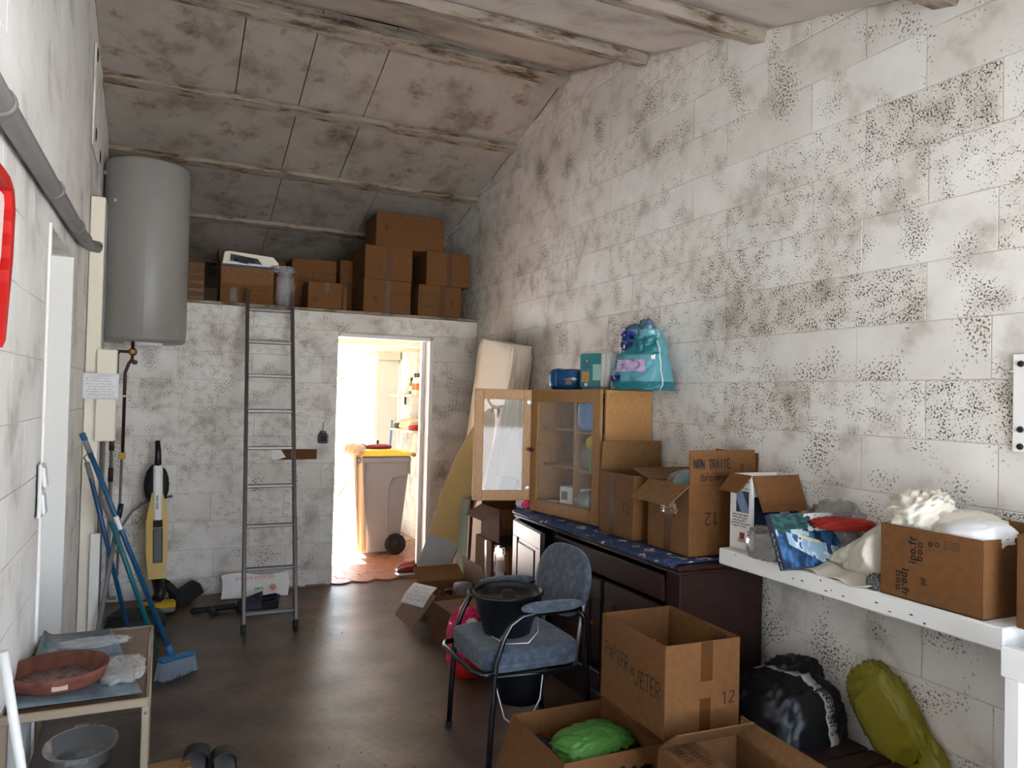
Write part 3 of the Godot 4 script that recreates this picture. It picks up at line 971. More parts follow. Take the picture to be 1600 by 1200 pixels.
# ---------------------------------------------------------------- left side: heater, pipes, ladder, cleaning things
func left_side() -> void:
	var h := thing("water_heater", "tall white cylindrical electric water heater hung in the corner by the loft", "heater", Vector3(-0.138, 1.87, -5.78))
	part("tank", mb().sm().lathe([Vector2(0, 0), Vector2(0.24, 0), Vector2(0.255, 0.006), Vector2(0.268, 0.02), Vector2(0.268, 0.03), Vector2(0.264, 0.034), Vector2(0.268, 0.04), Vector2(0.268, 0.6), Vector2(0.268, 1.205), Vector2(0.262, 1.222), Vector2(0.24, 1.23), Vector2(0.12, 1.245), Vector2(0, 1.25)], 64), "heater", h)
	part("cover", mb(Vector3(0, -0.02, 0)).lathe([Vector2(0, 0), Vector2(0.11, 0), Vector2(0.125, 0.02)], 32), "white_gloss", h)
	for v in [0.12, 1.13]:
		part("bracket", mb(Vector3(-0.255, v, 0.06)).box(Vector3(0.045, 0.03, 0.05), Vector3.ZERO, 0.004), "steel", h)
	part("indicator", mb(Vector3(-0.19, 0.93, 0.19), Vector3(90, -45, 0)).lathe([Vector2(0.011, -0.004), Vector2(0.011, 0.006), Vector2(0, 0.007)], 16), "white_gloss", h)
	part("badge", mb(Vector3(0.205, 0.075, 0.172), Vector3(0, 50, 0)).box(Vector3(0.012, 0.07, 0.003)), "steel", h)

	# beige cable trunking with the fuse-box cover
	var t := thing("cable_trunking", "tall beige plastic cable trunking on the left wall beside the water heater", "trunking", Vector3(-0.375, 0, -4.93))
	part("channel", mb(Vector3(0, 1.33, 0)).box(Vector3(0.075, 2.65, 0.06), Vector3.ZERO, 0.004), "cream_plastic", t)
	part("edge", mb(Vector3(0.043, 2.0, -0.01)).box(Vector3(0.012, 1.25, 0.05), Vector3.ZERO, 0.002), "grey_plastic", t)
	var fb := thing("fuse_box", "beige square fuse box cover on the trunking, a paper taped across it", "box", Vector3(-0.302, 1.245, -4.93))
	part("cover", mb(Vector3(0, 0.265, 0.035)).box(Vector3(0.105, 0.53, 0.05), Vector3.ZERO, 0.006), "cream_plastic", fb)
	part("cover_seam", mb(Vector3(0, 0.26, 0.0605)).box(Vector3(0.1, 0.002, 0.001)), "grey_plastic", fb)
	var pa := thing("note", "white sheet of handwritten notes taped over the fuse box", "paper", Vector3(-0.332, 1.487, -4.866))
	var pf := func(u: float, v: float) -> Vector3: return Vector3((u - 0.5) * 0.19, v * 0.148, 0.004 + 0.003 * sin(u * 5.0) + 0.003 * v)
	part("sheet", mb().sm().sheet(pf, 10, 4, Vector3(0, 0, 0.0006)), "paper", pa)
	lines(pa, Transform3D(Basis(), Vector3(0, 0.08, 0.0125)), 0.15, 0.12, 8, "ink_blue", 12, 0.0011, "handwriting")

	# copper and grey pipes coming down from the heater
	var pp := thing("water_pipes", "dark copper pipes dropping from the heater and grey conduits behind the trunking", "pipes", Vector3(-0.26, 0, -5.55))
	part("copper_pipe", mb().sm().tube([Vector3(0.06, 1.87, -0.1), Vector3(0.06, 1.75, -0.1), Vector3(0.04, 1.72, -0.1), Vector3(0.02, 1.66, -0.1), Vector3(0.02, 1.1, -0.1)], 0.011, 10), "copper", pp)
	part("copper_pipe", mb().sm().tube([Vector3(0.055, 1.80, -0.1), Vector3(-0.02, 1.80, -0.1), Vector3(-0.03, 1.78, -0.1), Vector3(-0.03, 1.62, -0.1)], 0.011, 10), "copper", pp)
	part("valve", mb(Vector3(0.062, 1.80, -0.1)).box(Vector3(0.05, 0.05, 0.05), Vector3.ZERO, 0.012), "brass", pp)
	part("valve", mb(Vector3(0.075, 1.73, -0.09)).box(Vector3(0.035, 0.03, 0.035), Vector3.ZERO, 0.008), "copper", pp)
	part("conduit", mb().sm().tube([Vector3(0.016, 1.1, -0.1), Vector3(0.012, 0.3, -0.1)], 0.009, 10), "grey_plastic", pp)
	part("conduit", mb().sm().tube([Vector3(-0.08, 1.26, 0.2), Vector3(-0.08, 0.02, 0.2)], 0.016, 10), "grey_plastic", pp)
	part("conduit", mb().sm().tube([Vector3(-0.035, 1.26, 0.1), Vector3(-0.035, 0.25, 0.1), Vector3(-0.02, 0.2, 0.1), Vector3(0.02, 0.2, 0.1)], 0.012, 10), "grey_plastic", pp)
	for v in [1.15, 0.95, 0.72]:
		part("sleeve", mb().sm().tube([Vector3(-0.035, v, 0.1), Vector3(-0.035, v + 0.09, 0.1)], 0.016, 10), "copper", pp)
	part("clip", mb(Vector3(0.03, 1.5, -0.1)).box(Vector3(0.045, 0.014, 0.03), Vector3.ZERO, 0.003), "steel", pp)
	part("tag", mb(Vector3(0.02, 1.10, -0.085)).box(Vector3(0.04, 0.045, 0.012), Vector3.ZERO, 0.004), "yellow", pp)
	part("hose", mb().sm().tube([Vector3(0.015, 0.60, -0.12), Vector3(0.08, 0.68, -0.42), Vector3(0.17, 0.73, -0.53), Vector3(0.34, 0.76, -0.556)], 0.010, 8), "grey_plastic", pp)
	part("tap", mb().sm().tube([Vector3(-0.05, 0.5, 0.12), Vector3(0.06, 0.51, 0.12), Vector3(0.06, 0.45, 0.12)], 0.012, 8), "steel", pp)

	# grey waste pipe running up the left wall
	var w := thing("drain_pipe", "grey plastic pipe running along the left wall above the doorway", "pipe", Vector3(-0.378, 2.235, -2.0))
	part("tube", mb().sm().tube([Vector3(0, 0, 0.4), Vector3(0, 0.0, -0.2), Vector3(0, 0.045, -2.3), Vector3(0.015, 0.045, -2.38), Vector3(0.05, 0.045, -2.41)], 0.030, 14), "grey_plastic", w)
	for z in [-0.15, -1.1, -1.85, -2.2]:
		part("collar", mb(Vector3(0, 0.021 * absf(z) - 0.002, z), Vector3(90, 0, 0)).sm().lathe([Vector2(0.031, -0.012), Vector2(0.036, -0.010), Vector2(0.036, 0.010), Vector2(0.031, 0.012)], 16), "grey_plastic", w)
	# metal switch plates on the left wall
	var sw := thing("wall_switch", "white double light switch on the left wall before the doorway", "switch", Vector3(XL + 0.012, 1.165, -3.255))
	part("plate", mb(Vector3(0.006, 0, 0)).box(Vector3(0.012, 0.20, 0.10), Vector3.ZERO, 0.004), "white_gloss", sw)
	for v in [-0.05, 0.05]:
		part("rocker", mb(Vector3(0.016, v, 0), Vector3(0, 0, 6)).box(Vector3(0.012, 0.075, 0.06), Vector3.ZERO, 0.003), "white_gloss", sw)
	# loose access panel high on the wall
	var ap := thing("access_panel", "pale rectangular cover plate high on the left wall under the ceiling", "panel", Vector3(XL + 0.012, 3.22, -5.05))
	part("board", mb().box(Vector3(0.012, 0.58, 0.46), Vector3.ZERO, 0.003), "plaster", ap)
	for q in [[0.24, 0.18], [-0.2, 0.12], [-0.24, -0.2]]:
		part("chip", mb(Vector3(0.007, q[0], q[1])).blob(Vector3.ZERO, Vector3(0.004, 0.03, 0.018), 0.8, 0.4, 3.0, 4, -9.0, 12, 8), "black_matte", ap)
	# red plastic thing hung on the wall, cut by the frame
	var rd := thing("red_sled", "red and white plastic object with a scalloped edge hung on the left wall", "plastic tray", Vector3(-0.36, 1.86, -2.12))
	var sc := []
	for k in 21:
		var v := lerpf(-0.20, 0.16, k / 20.0)
		sc.append(Vector2(0.045 + 0.006 * absf(sin(k * 0.8)), v))
	var outer := [Vector2(0.05, 0.185), Vector2(-0.03, 0.19), Vector2(-0.30, 0.20), Vector2(-0.30, 0.16), Vector2(0.03, 0.155)]
	part("rim", mb(Vector3.ZERO, Vector3(0, 90, 0)).prism([Vector2(-0.02, -0.22), Vector2(0.02, -0.20)].map(func(v): return v) + [Vector2(0.075, 0.0), Vector2(0.085, 0.13), Vector2(0.06, 0.17), Vector2(0.0, 0.19), Vector2(-0.2, 0.19), Vector2(-0.2, 0.165), Vector2(0.02, 0.16), Vector2(0.045, 0.12), Vector2(0.036, 0.09), Vector2(0.046, 0.06), Vector2(0.034, 0.03), Vector2(0.042, 0.0), Vector2(0.028, -0.03), Vector2(0.03, -0.06)], -0.012, 0.012), "red_plastic", rd)
	part("inner_tray", mb(Vector3(-0.01, 0, 0.08), Vector3(0, 90, 0)).prism([Vector2(0.0, -0.19), Vector2(0.10, 0.0), Vector2(0.12, 0.15), Vector2(-0.2, 0.15), Vector2(-0.2, -0.19)], -0.006, 0.006), "white_gloss", rd)
	part("edge_strip", mb().sm().tube([Vector3(0.0, -0.02, -0.085), Vector3(0.0, 0.13, -0.095)], 0.005, 6), "white_gloss", rd)

	# ladder
	var l := thing("ladder", "worn aluminium ladder leaning against the edge of the loft", "ladder", Vector3(0.668, 0, -5.06))
	var foot := Vector3(-0.163, 0, 0)
	var k1 := Vector3(-0.104, 2.33, -1.03)
	var f2 := Vector3(0.163, 0, 0)
	var k2 := Vector3(0.228, 2.33, -1.03)
	part("rail", mb().bar(foot, k1, 0.024, 0.055, 0.004, Vector3.BACK), "alu", l)
	part("rail", mb().bar(f2, k2, 0.024, 0.055, 0.004, Vector3.BACK), "alu", l)
	part("foot_cap", mb().bar(foot, foot.lerp(k1, 0.022), 0.03, 0.06, 0.004, Vector3.BACK), "rubber", l)
	part("foot_cap", mb().bar(f2, f2.lerp(k2, 0.022), 0.03, 0.06, 0.004, Vector3.BACK), "rubber", l)
	for y in [2.182, 1.927, 1.67, 1.411, 1.151, 0.895, 0.637, 0.371, 0.112]:
		var q: float = y / 2.33
		part("rung", mb().bar(foot.lerp(k1, q), f2.lerp(k2, q), 0.026, 0.024, 0.005, Vector3.BACK), "alu", l)
	# torn card patch on the wall behind it
	var tp := thing("wall_patch", "torn brown cardboard patch with white paint stuck on the wall behind the ladder", "patch", Vector3(0.95, 1.058, ZB + 0.012))
	part("card", mb().prism([Vector2(-0.10, 0.04), Vector2(-0.06, -0.02), Vector2(-0.13, -0.04), Vector2(0.18, -0.038), Vector2(0.18, 0.042), Vector2(-0.02, 0.045)], 0, 0.006), "card_dark", tp)
	part("paint_flake", mb().prism([Vector2(-0.17, 0.045), Vector2(-0.03, 0.045), Vector2(-0.07, 0.01), Vector2(-0.05, -0.015), Vector2(-0.12, -0.04), Vector2(-0.165, -0.035)], 0.0, 0.004), "white_paint", tp)
	# black rotary switch
	var bs := thing("rotary_switch", "small black surface switch on the back wall left of the opening", "switch", Vector3(1.172, 1.187, ZB + 0.012))
	part("box", mb(Vector3(0, 0, 0.022)).box(Vector3(0.078, 0.078, 0.044), Vector3.ZERO, 0.008), "black_plastic", bs)
	part("cable_gland", mb(Vector3(0, 0.048, 0.02)).box(Vector3(0.05, 0.022, 0.03), Vector3.ZERO, 0.006), "black_plastic", bs)
	part("cable", mb().sm().tube([Vector3(0, 0.055, 0.004), Vector3(0, 0.13, 0.003)], 0.003, 6), "grey_plastic", bs)
	part("button", mb(Vector3(0, 0, 0.045)).box(Vector3(0.052, 0.052, 0.006), Vector3.ZERO, 0.003), "black_matte", bs)

	# yellow cordless floor washer leaning on the back wall
	var fw := thing("floor_washer", "yellow, white and black upright floor washer leaning against the back wall", "floor cleaner", Vector3(0.0, 0.0, -5.80))
	fw.rotation_degrees = Vector3(-9, 0, 1.5)
	part("body", mb().prism([Vector2(-0.055, 0.22), Vector2(0.055, 0.22), Vector2(0.068, 0.45), Vector2(0.062, 0.72), Vector2(0.035, 0.82), Vector2(-0.035, 0.82), Vector2(-0.072, 0.62), Vector2(-0.072, 0.4)], -0.05, 0.05), "yellow", fw)
	part("tank_window", mb(Vector3(0.004, 0.45, 0.05)).box(Vector3(0.062, 0.24, 0.012), Vector3.ZERO, 0.008), "black_plastic", fw)
	part("recess", mb(Vector3(0.004, 0.60, 0.05)).box(Vector3(0.062, 0.05, 0.010), Vector3.ZERO, 0.003), "black_matte", fw)
	part("handle_tube", mb(Vector3(0.004, 0.82, 0.035)).box(Vector3(0.060, 0.40, 0.05), Vector3.ZERO, 0.014), "white_gloss", fw)
	letters(fw, Transform3D(Basis(Vector3.BACK, PI / 2), Vector3(0.0, 0.75, 0.0605)), "KÄRCHER", 0.016, "ink_black", true)
	part("grip", mb().sm().tube([Vector3(0.004, 1.0, 0.035), Vector3(0.004, 1.12, 0.03), Vector3(0.0, 1.19, 0.02)], 0.024, 12, 0.017), "black_plastic", fw)
	part("cord_loop", mb(Vector3(-0.005, 0.88, -0.005)).sm().blob(Vector3.ZERO, Vector3(0.075, 0.13, 0.03), 0.9, 0.10, 2.0, 3), "black_matte", fw)
	part("ankle", mb().sm().tube([Vector3(0, 0.23, 0), Vector3(0.02, 0.12, 0.02), Vector3(0.0, 0.07, 0.05)], 0.04, 12), "black_plastic", fw)
	part("roller_cover", mb(Vector3(0.0, 0.045, 0.10), Vector3(9, 0, 0)).box(Vector3(0.24, 0.05, 0.12), Vector3.ZERO, 0.018), "yellow", fw)
	part("roller", mb(Vector3(0.0, 0.022, 0.10), Vector3(9, 0, 0)).box(Vector3(0.23, 0.035, 0.14), Vector3.ZERO, 0.014), "grey_plastic", fw)
	part("latch", mb(Vector3(0.01, 0.072, 0.10), Vector3(9, 0, 0)).box(Vector3(0.045, 0.008, 0.03), Vector3.ZERO, 0.003), "black_plastic", fw)
	var dk := thing("dustpan", "black folded dustpan lying on the floor beside the yellow floor washer", "dustpan", Vector3(0.19, 0.0, -5.93), 20)
	part("tray", mb(Vector3(0, 0.07, 0), Vector3(0, 0, 26)).box(Vector3(0.20, 0.09, 0.14), Vector3.ZERO, 0.01), "black_matte", dk)
	part("shroud", mb(Vector3(-0.10, 0.11, 0), Vector3(0, 0, -50)).box(Vector3(0.20, 0.05, 0.13), Vector3.ZERO, 0.012), "black_matte", dk)
	solo("dark_bag", "dark green crumpled bag on the floor behind the blue brooms", "bag", mb(Vector3(-0.12, 0.0, -5.32)).blob(Vector3(0, 0.06, 0), Vector3(0.16, 0.085, 0.15), 0.8, 0.12, 2.2, 5, 0.0), "dark_green")

	# brooms and handles
	var b1 := thing("broom", "blue handled broom with a blue head, in front of the yellow floor washer", "broom", Vector3(0.105, 0, -4.45))
	part("handle", mb().sm().tube([Vector3(-0.03, 0.13, 0.0), Vector3(-0.455, 1.30, 0.22)], 0.0125, 12), "blue_pole", b1)
	part("grip", mb().sm().tube([Vector3(-0.43, 1.23, 0.207), Vector3(-0.458, 1.308, 0.2215)], 0.0135, 12), "grey_plastic", b1)
	part("end_cap", mb().sm().tube([Vector3(-0.452, 1.292, 0.2185), Vector3(-0.464, 1.324, 0.2245)], 0.0145, 12), "blue_head", b1)
	part("print_band", mb().sm().tube([Vector3(-0.285, 0.83, 0.132), Vector3(-0.31, 0.90, 0.145)], 0.0128, 12), "paper", b1)
	part("socket", mb().sm().tube([Vector3(-0.02, 0.10, 0), Vector3(-0.045, 0.17, 0.008)], 0.018, 12), "blue_head", b1)
	part("head", mb(Vector3(0.0, 0.10, 0.0), Vector3(0, 40, -6)).box(Vector3(0.22, 0.03, 0.055), Vector3.ZERO, 0.012), "blue_head", b1)
	var br := mb(Vector3(0.0, 0.0, 0.0), Vector3(0, 40, 0))
	rng.seed = 31
	for i in 34:
		for j in 5:
			var px := -0.102 + i * 0.0062
			var pz := -0.02 + j * 0.01
			br.tube([Vector3(px, 0.095, pz), Vector3(px * 1.10 + rng.randf_range(-0.004, 0.004), 0.004, pz * 1.8 + rng.randf_range(-0.006, 0.006))], 0.0026, 4)
	part("bristles", br, "bristle", b1)
	b1.get_node("bristles").set_meta("kind", "stuff")
	var b2 := thing("pole", "shorter blue pole with a grey hanging end leaning beside the broom", "broom handle", Vector3(-0.13, 0, -5.05))
	part("tube", mb().sm().tube([Vector3(0.0, 0.01, 0.0), Vector3(-0.235, 1.12, 0.36)], 0.0125, 12), "blue_pole", b2)
	part("grip", mb().sm().tube([Vector3(-0.212, 1.02, 0.325), Vector3(-0.24, 1.14, 0.366)], 0.0145, 12), "grey_plastic", b2)
	part("hanging_eye", mb().sm().tube([Vector3(-0.24, 1.14, 0.366), Vector3(-0.255, 1.17, 0.375), Vector3(-0.24, 1.19, 0.38), Vector3(-0.228, 1.165, 0.372)], 0.005, 8), "grey_plastic", b2)
	var b3 := thing("pole", "teal and grey telescopic pole behind the blue broom handles", "broom handle", Vector3(-0.06, 0, -5.0))
	part("tube", mb().sm().tube([Vector3(0.07, 0.01, 0.12), Vector3(-0.215, 0.87, 0.20)], 0.0135, 12), "teal", b3)
	part("grip", mb().sm().tube([Vector3(-0.19, 0.80, 0.193), Vector3(-0.235, 0.93, 0.206)], 0.0155, 12), "grey_plastic", b3)
	var b4 := thing("pole", "dark grey straight pole standing against the trunking", "broom handle", Vector3(-0.32, 0, -4.80))
	part("tube", mb().sm().tube([Vector3(0.0, 0.0, 0.05), Vector3(0.11, 0.86, -0.10)], 0.013, 12), "grey_plastic", b4)
	part("tip", mb().sm().tube([Vector3(0.103, 0.80, -0.09), Vector3(0.113, 0.88, -0.104)], 0.015, 12), "black_plastic", b4)
	var b5 := thing("plank", "thin white plank standing in the corner behind the poles", "plank", Vector3(-0.33, 0, -4.87))
	part("board", mb(Vector3(0, 0.36, 0)).box(Vector3(0.05, 0.72, 0.012), Vector3.ZERO, 0.002), "white_paint", b5)

	# on the floor by the back wall
	var sq := thing("squeegee_head", "black T-shaped squeegee head lying on the floor left of the ladder", "squeegee", Vector3(0.36, 0.0, -5.62), 8)
	part("blade", mb(Vector3(0, 0.028, 0)).box(Vector3(0.31, 0.04, 0.05), Vector3.ZERO, 0.016), "black_matte", sq)
	part("neck", mb().sm().tube([Vector3(-0.02, 0.03, 0.02), Vector3(-0.02, 0.025, 0.12)], 0.02, 12), "black_matte", sq)
	var bb := thing("paper_bag", "flat white shopping bag with orange print leaning on the wall behind the ladder", "bag", Vector3(0.665, 0.0, -5.93), 0)
	bb.rotation_degrees = Vector3(-24, 0, -1)
	part("bag", mb().sm(false).sheet(func(u, v): return Vector3((u - 0.5) * 0.48 + 0.012 * sin(v * 3.0), v * (0.175 + 0.012 * sin(u * 7.0)), 0.004 * sin(u * 9.0)), 14, 4, Vector3(0, 0, 0.012)), "card_white", bb)
	letters(bb, Transform3D(Basis(Vector3.BACK, 0.02), Vector3(0.0, 0.145, 0.0175)), "à ouvrir entre soi", 0.026, "ink_orange")
	letters(bb, Transform3D(Basis(), Vector3(0.03, 0.065, 0.018)), "avenir", 0.016, "ink_black")
	var fl := mb(Vector3(0.13, 0.065, 0.0175))
	for k in 7:
		var a := TAU * k / 7.0
		stroke(fl, [Vector2(cos(a), sin(a)) * 0.008, Vector2(cos(a), sin(a)) * 0.026], 0.009)
	part("flower_mark", fl, "ink_orange", bb)
	for k in 2:
		var c := thing("clog", ["navy rubber clog with its toe to the left, under the ladder", "navy rubber clog standing behind the other one under the ladder"][k], "shoe", Vector3(0.655 + 0.02 * k, 0.0, -5.60 - 0.11 * k), 8 - 16 * k)
		var up := func(u: float, v: float) -> Vector3:
			var a := u * PI
			var xx := -0.15 + 0.17 * v
			var wd := 0.052 * sqrt(clampf(1.0 - pow(1.0 - v, 3.0), 0.0, 1.0)) + 0.002
			return Vector3(xx, 0.015 + sin(a) * (0.02 + 0.062 * v), cos(a) * wd)
		part("upper", mb().sm().sheet(up, 14, 10, Vector3(0, 0.004, 0)), "navy", c)
		part("sole", mb(Vector3(-0.01, 0.012, 0)).box(Vector3(0.29, 0.024, 0.10), Vector3.ZERO, 0.011), "black_matte", c)
		part("heel_strap", mb().sm().tube([Vector3(0.02, 0.045, 0.052), Vector3(0.11, 0.06, 0.04), Vector3(0.135, 0.06, 0.0), Vector3(0.11, 0.06, -0.04), Vector3(0.02, 0.045, -0.052)], 0.011, 8), "navy", c)
	for k in 2:
		var c := thing("slipper", ["dark green slipper nearer the metal table at the bottom edge", "dark green slipper farther from the metal table at the bottom edge"][k], "shoe", Vector3(0.165 + 0.105 * k, 0.0, -3.36 + 0.06 * k), -6 + 4 * k)
		part("sole", mb(Vector3(0, 0.011, 0)).box(Vector3(0.096, 0.022, 0.27), Vector3.ZERO, 0.0105), "black_matte", c)
		part("insole", mb(Vector3(0, 0.0235, 0)).box(Vector3(0.078, 0.003, 0.25), Vector3.ZERO, 0.001), "grey_plastic", c)
		var st := func(u: float, v: float) -> Vector3:
			var a := u * PI
			return Vector3(cos(a) * (0.05 + 0.002 * v), 0.018 + sin(a) * (0.035 + 0.018 * v), -0.085 + 0.12 * v)
		part("upper", mb().sm().sheet(st, 12, 6, Vector3(0, 0.004, 0)), "dark_green", c)
		part("toe_rim", mb().sm().tube([Vector3(-0.036, 0.03, -0.08), Vector3(-0.028, 0.03, -0.115), Vector3(0, 0.03, -0.128), Vector3(0.028, 0.03, -0.115), Vector3(0.036, 0.03, -0.08)], 0.0028, 6), "paper", c)
	var wp := thing("small_pallet", "small frame of pale wooden slats on the floor beside the metal table", "wood", Vector3(0.06, 0.0, -3.30), 6)
	for k in 3:
		part("slat", mb(Vector3(0.0, 0.024, -0.06 + k * 0.055)).box(Vector3(0.17, 0.012, 0.045), Vector3.ZERO, 0.002), "pine_pale", wp)
	part("bearer", mb(Vector3(-0.05, 0.009, 0)).box(Vector3(0.03, 0.018, 0.16), Vector3.ZERO, 0.002), "pine_pale", wp)
	part("bearer", mb(Vector3(0.05, 0.009, 0)).box(Vector3(0.03, 0.018, 0.16), Vector3.ZERO, 0.002), "pine_pale", wp)
	table()


func table() -> void:
	# low metal-edged table with a shelf
	var t := thing("low_table", "low metal framed table with a brown top against the left wall", "table", Vector3(-0.215, 0, -3.075))
	var w := 0.40
	var d := 0.81
	var h := 0.56
	part("top", mb(Vector3(0, h - 0.012, 0)).box(Vector3(w - 0.02, 0.016, d - 0.02), Vector3.ZERO, 0.002), mat("brown_sheet", "#6b5138", 0.25), t)
	for k in [-1, 1]:
		part("edge_strip", mb(Vector3(0, h - 0.012, k * d / 2)).box(Vector3(w, 0.028, 0.012), Vector3.ZERO, 0.003), "table_edge", t)
		part("edge_strip", mb(Vector3(k * w / 2, h - 0.012, 0)).box(Vector3(0.012, 0.028, d), Vector3.ZERO, 0.003), "table_edge", t)
		for q in [-1, 1]:
			part("leg", mb(Vector3(k * (w / 2 - 0.008), (h - 0.02) / 2, q * (d / 2 - 0.008))).box(Vector3(0.024, h - 0.02, 0.024), Vector3.ZERO, 0.003), "table_edge", t)
	part("side_panel", mb(Vector3(w / 2 - 0.016, 0.30, 0)).box(Vector3(0.008, 0.46, d - 0.05), Vector3.ZERO, 0.002), mat("brown_panel", "#6a5a53", 0.45), t)
	part("shelf", mb(Vector3(0, 0.20, 0)).box(Vector3(w - 0.04, 0.016, d - 0.05), Vector3.ZERO, 0.002), "brown_panel", t)
	part("screw", mb(Vector3(w / 2 - 0.008, h - 0.045, d / 2 + 0.004), Vector3(90, 0, 0)).lathe([Vector2(0.005, 0), Vector2(0.005, 0.002), Vector2(0, 0.003)], 10), "alu", t)
	# printed sheet lying on the top
	var art := noise(0.008, 4, [[0.0, "#3b5361"], [0.30, "#5d7280"], [0.5, "#83929b"], [0.68, "#9aa5aa"], [0.76, "#2b8a93"], [0.84, "#7f929c"], [1.0, "#c9cdcc"]], 256, 82)
	mat("printed_sheet", "#c8cbcc", 0.35, {tex = art, scale = Vector3(2.2, 1.0, 1.4)})
	var ps := solo("poster_sheet", "grey-blue printed sheet lying under the terracotta dish on the metal table", "poster", mb().sm().sheet(func(u, v): return Vector3(lerpf(-0.165, 0.20 - 0.13 * v, u), 0.003 * sin(u * 4.0) * sin(v * 5.0) + 0.02 * pow(maxf(0.0, 0.15 - u) / 0.15, 2.0) * smoothstep(0.6, 0.9, v), (0.5 - v) * 0.76), 16, 16, Vector3(0, 0.0015, 0)), "printed_sheet", Vector3(-0.235, h + 0.006, -3.085), 0)
	ps.set_meta("category", "poster")
	var wrap := solo("plastic_wrap", "strip of crumpled clear plastic lying on the printed sheet behind the dish", "plastic", mb().blob(Vector3.ZERO, Vector3(0.10, 0.014, 0.035), 0.7, 0.25, 3.0, 6, -0.008), "clear_film", Vector3(-0.215, h + 0.016, -3.27), 6)
	wrap.set_meta("group", "")
	solo("plastic_scrap", "crumpled clear plastic wrapping on the right front corner of the printed sheet", "plastic", mb().blob(Vector3.ZERO, Vector3(0.06, 0.012, 0.11), 0.7, 0.3, 3.5, 9, -0.006), "clear_film", Vector3(-0.105, h + 0.016, -2.93), 0)
	# terracotta dish
	var td := thing("terracotta_dish", "round terracotta dish with a worn dusty bottom on the metal table", "dish", Vector3(-0.292, h + 0.009, -2.905))
	part("wall", mb().sm().lathe([Vector2(0, 0), Vector2(0.125, 0), Vector2(0.135, 0.004), Vector2(0.152, 0.05), Vector2(0.150, 0.054), Vector2(0.144, 0.052), Vector2(0.127, 0.012), Vector2(0.118, 0.008)], 56), "terracotta", td)
	part("glaze", mb(Vector3(0, 0.0085, 0)).sm().lathe([Vector2(0.120, -0.002), Vector2(0.119, 0.0005), Vector2(0, 0.001)], 48), "terracotta_worn", td)
	part("price_sticker", mb(Vector3(0.02, 0.026, 0.1435), Vector3(-18, 8, 0)).box(Vector3(0.045, 0.018, 0.001)), "sticker", td)
	# oval glass dish on the shelf
	var gd := thing("glass_dish", "oval clear glass baking dish on the lower shelf of the metal table", "dish", Vector3(-0.232, 0.2085, -3.10), 0)
	part("bowl", mb().sm().lathe([Vector2(0, 0), Vector2(0.085, 0), Vector2(0.098, 0.008), Vector2(0.112, 0.058), Vector2(0.120, 0.060), Vector2(0.120, 0.064), Vector2(0.108, 0.063), Vector2(0.094, 0.013), Vector2(0.082, 0.006), Vector2(0, 0.006)], 56, 1.0, 1.25), "glass_dish", gd)
	for k in [-1, 1]:
		part("handle", mb(Vector3(0, 0.061, k * 0.158)).box(Vector3(0.07, 0.006, 0.03), Vector3.ZERO, 0.0028), "glass_dish", gd)
	var st := thing("white_pole", "white painted pole leaning against the left wall beside the metal table", "pole", Vector3(-0.315, 0, -2.54))
	part("tube", mb().sm().tube([Vector3(0.05, 0.0, 0.0), Vector3(-0.075, 0.80, 0.02)], 0.013, 12), "white_gloss", st)


# ---------------------------------------------------------------- sideboard, cabinet and what stands on them
func panelled_leaf(o: Node3D, called: String, xf: Transform3D, w: float, h: float, m: String, knob := true) -> void:
	# leaf in its own x and y, hinge at x = 0, front towards +z
	var l := part(called, mb(Vector3(w / 2, h / 2, 0)).box(Vector3(w, h, 0.018), Vector3.ZERO, 0.002), m, o)
	l.transform = xf
	var g := mb()
	for q in [[w / 2, 0.05, w - 0.01, 0.09], [w / 2, h - 0.05, w - 0.01, 0.09]]:
		g.at(Vector3(q[0], q[1], 0.012)).box(Vector3(q[2], q[3], 0.010), Vector3.ZERO, 0.003)
	for q in [0.045, w - 0.045]:
		g.at(Vector3(q, h / 2, 0.012)).box(Vector3(0.08, h - 0.19, 0.010), Vector3.ZERO, 0.003)
	part("frame", g, m, l)
	part("raised_field", mb(Vector3(w / 2, h / 2, 0.011)).box(Vector3(w - 0.21, h - 0.24, 0.014), Vector3.ZERO, 0.006), m, l)
	if knob:
		part("knob", mb(Vector3(w - 0.045, h * 0.6, 0.017), Vector3(90, 0, 0)).sm().lathe([Vector2(0.008, 0), Vector2(0.006, 0.01), Vector2(0.014, 0.018), Vector2(0.010, 0.026), Vector2(0, 0.028)], 14), "brass", l)


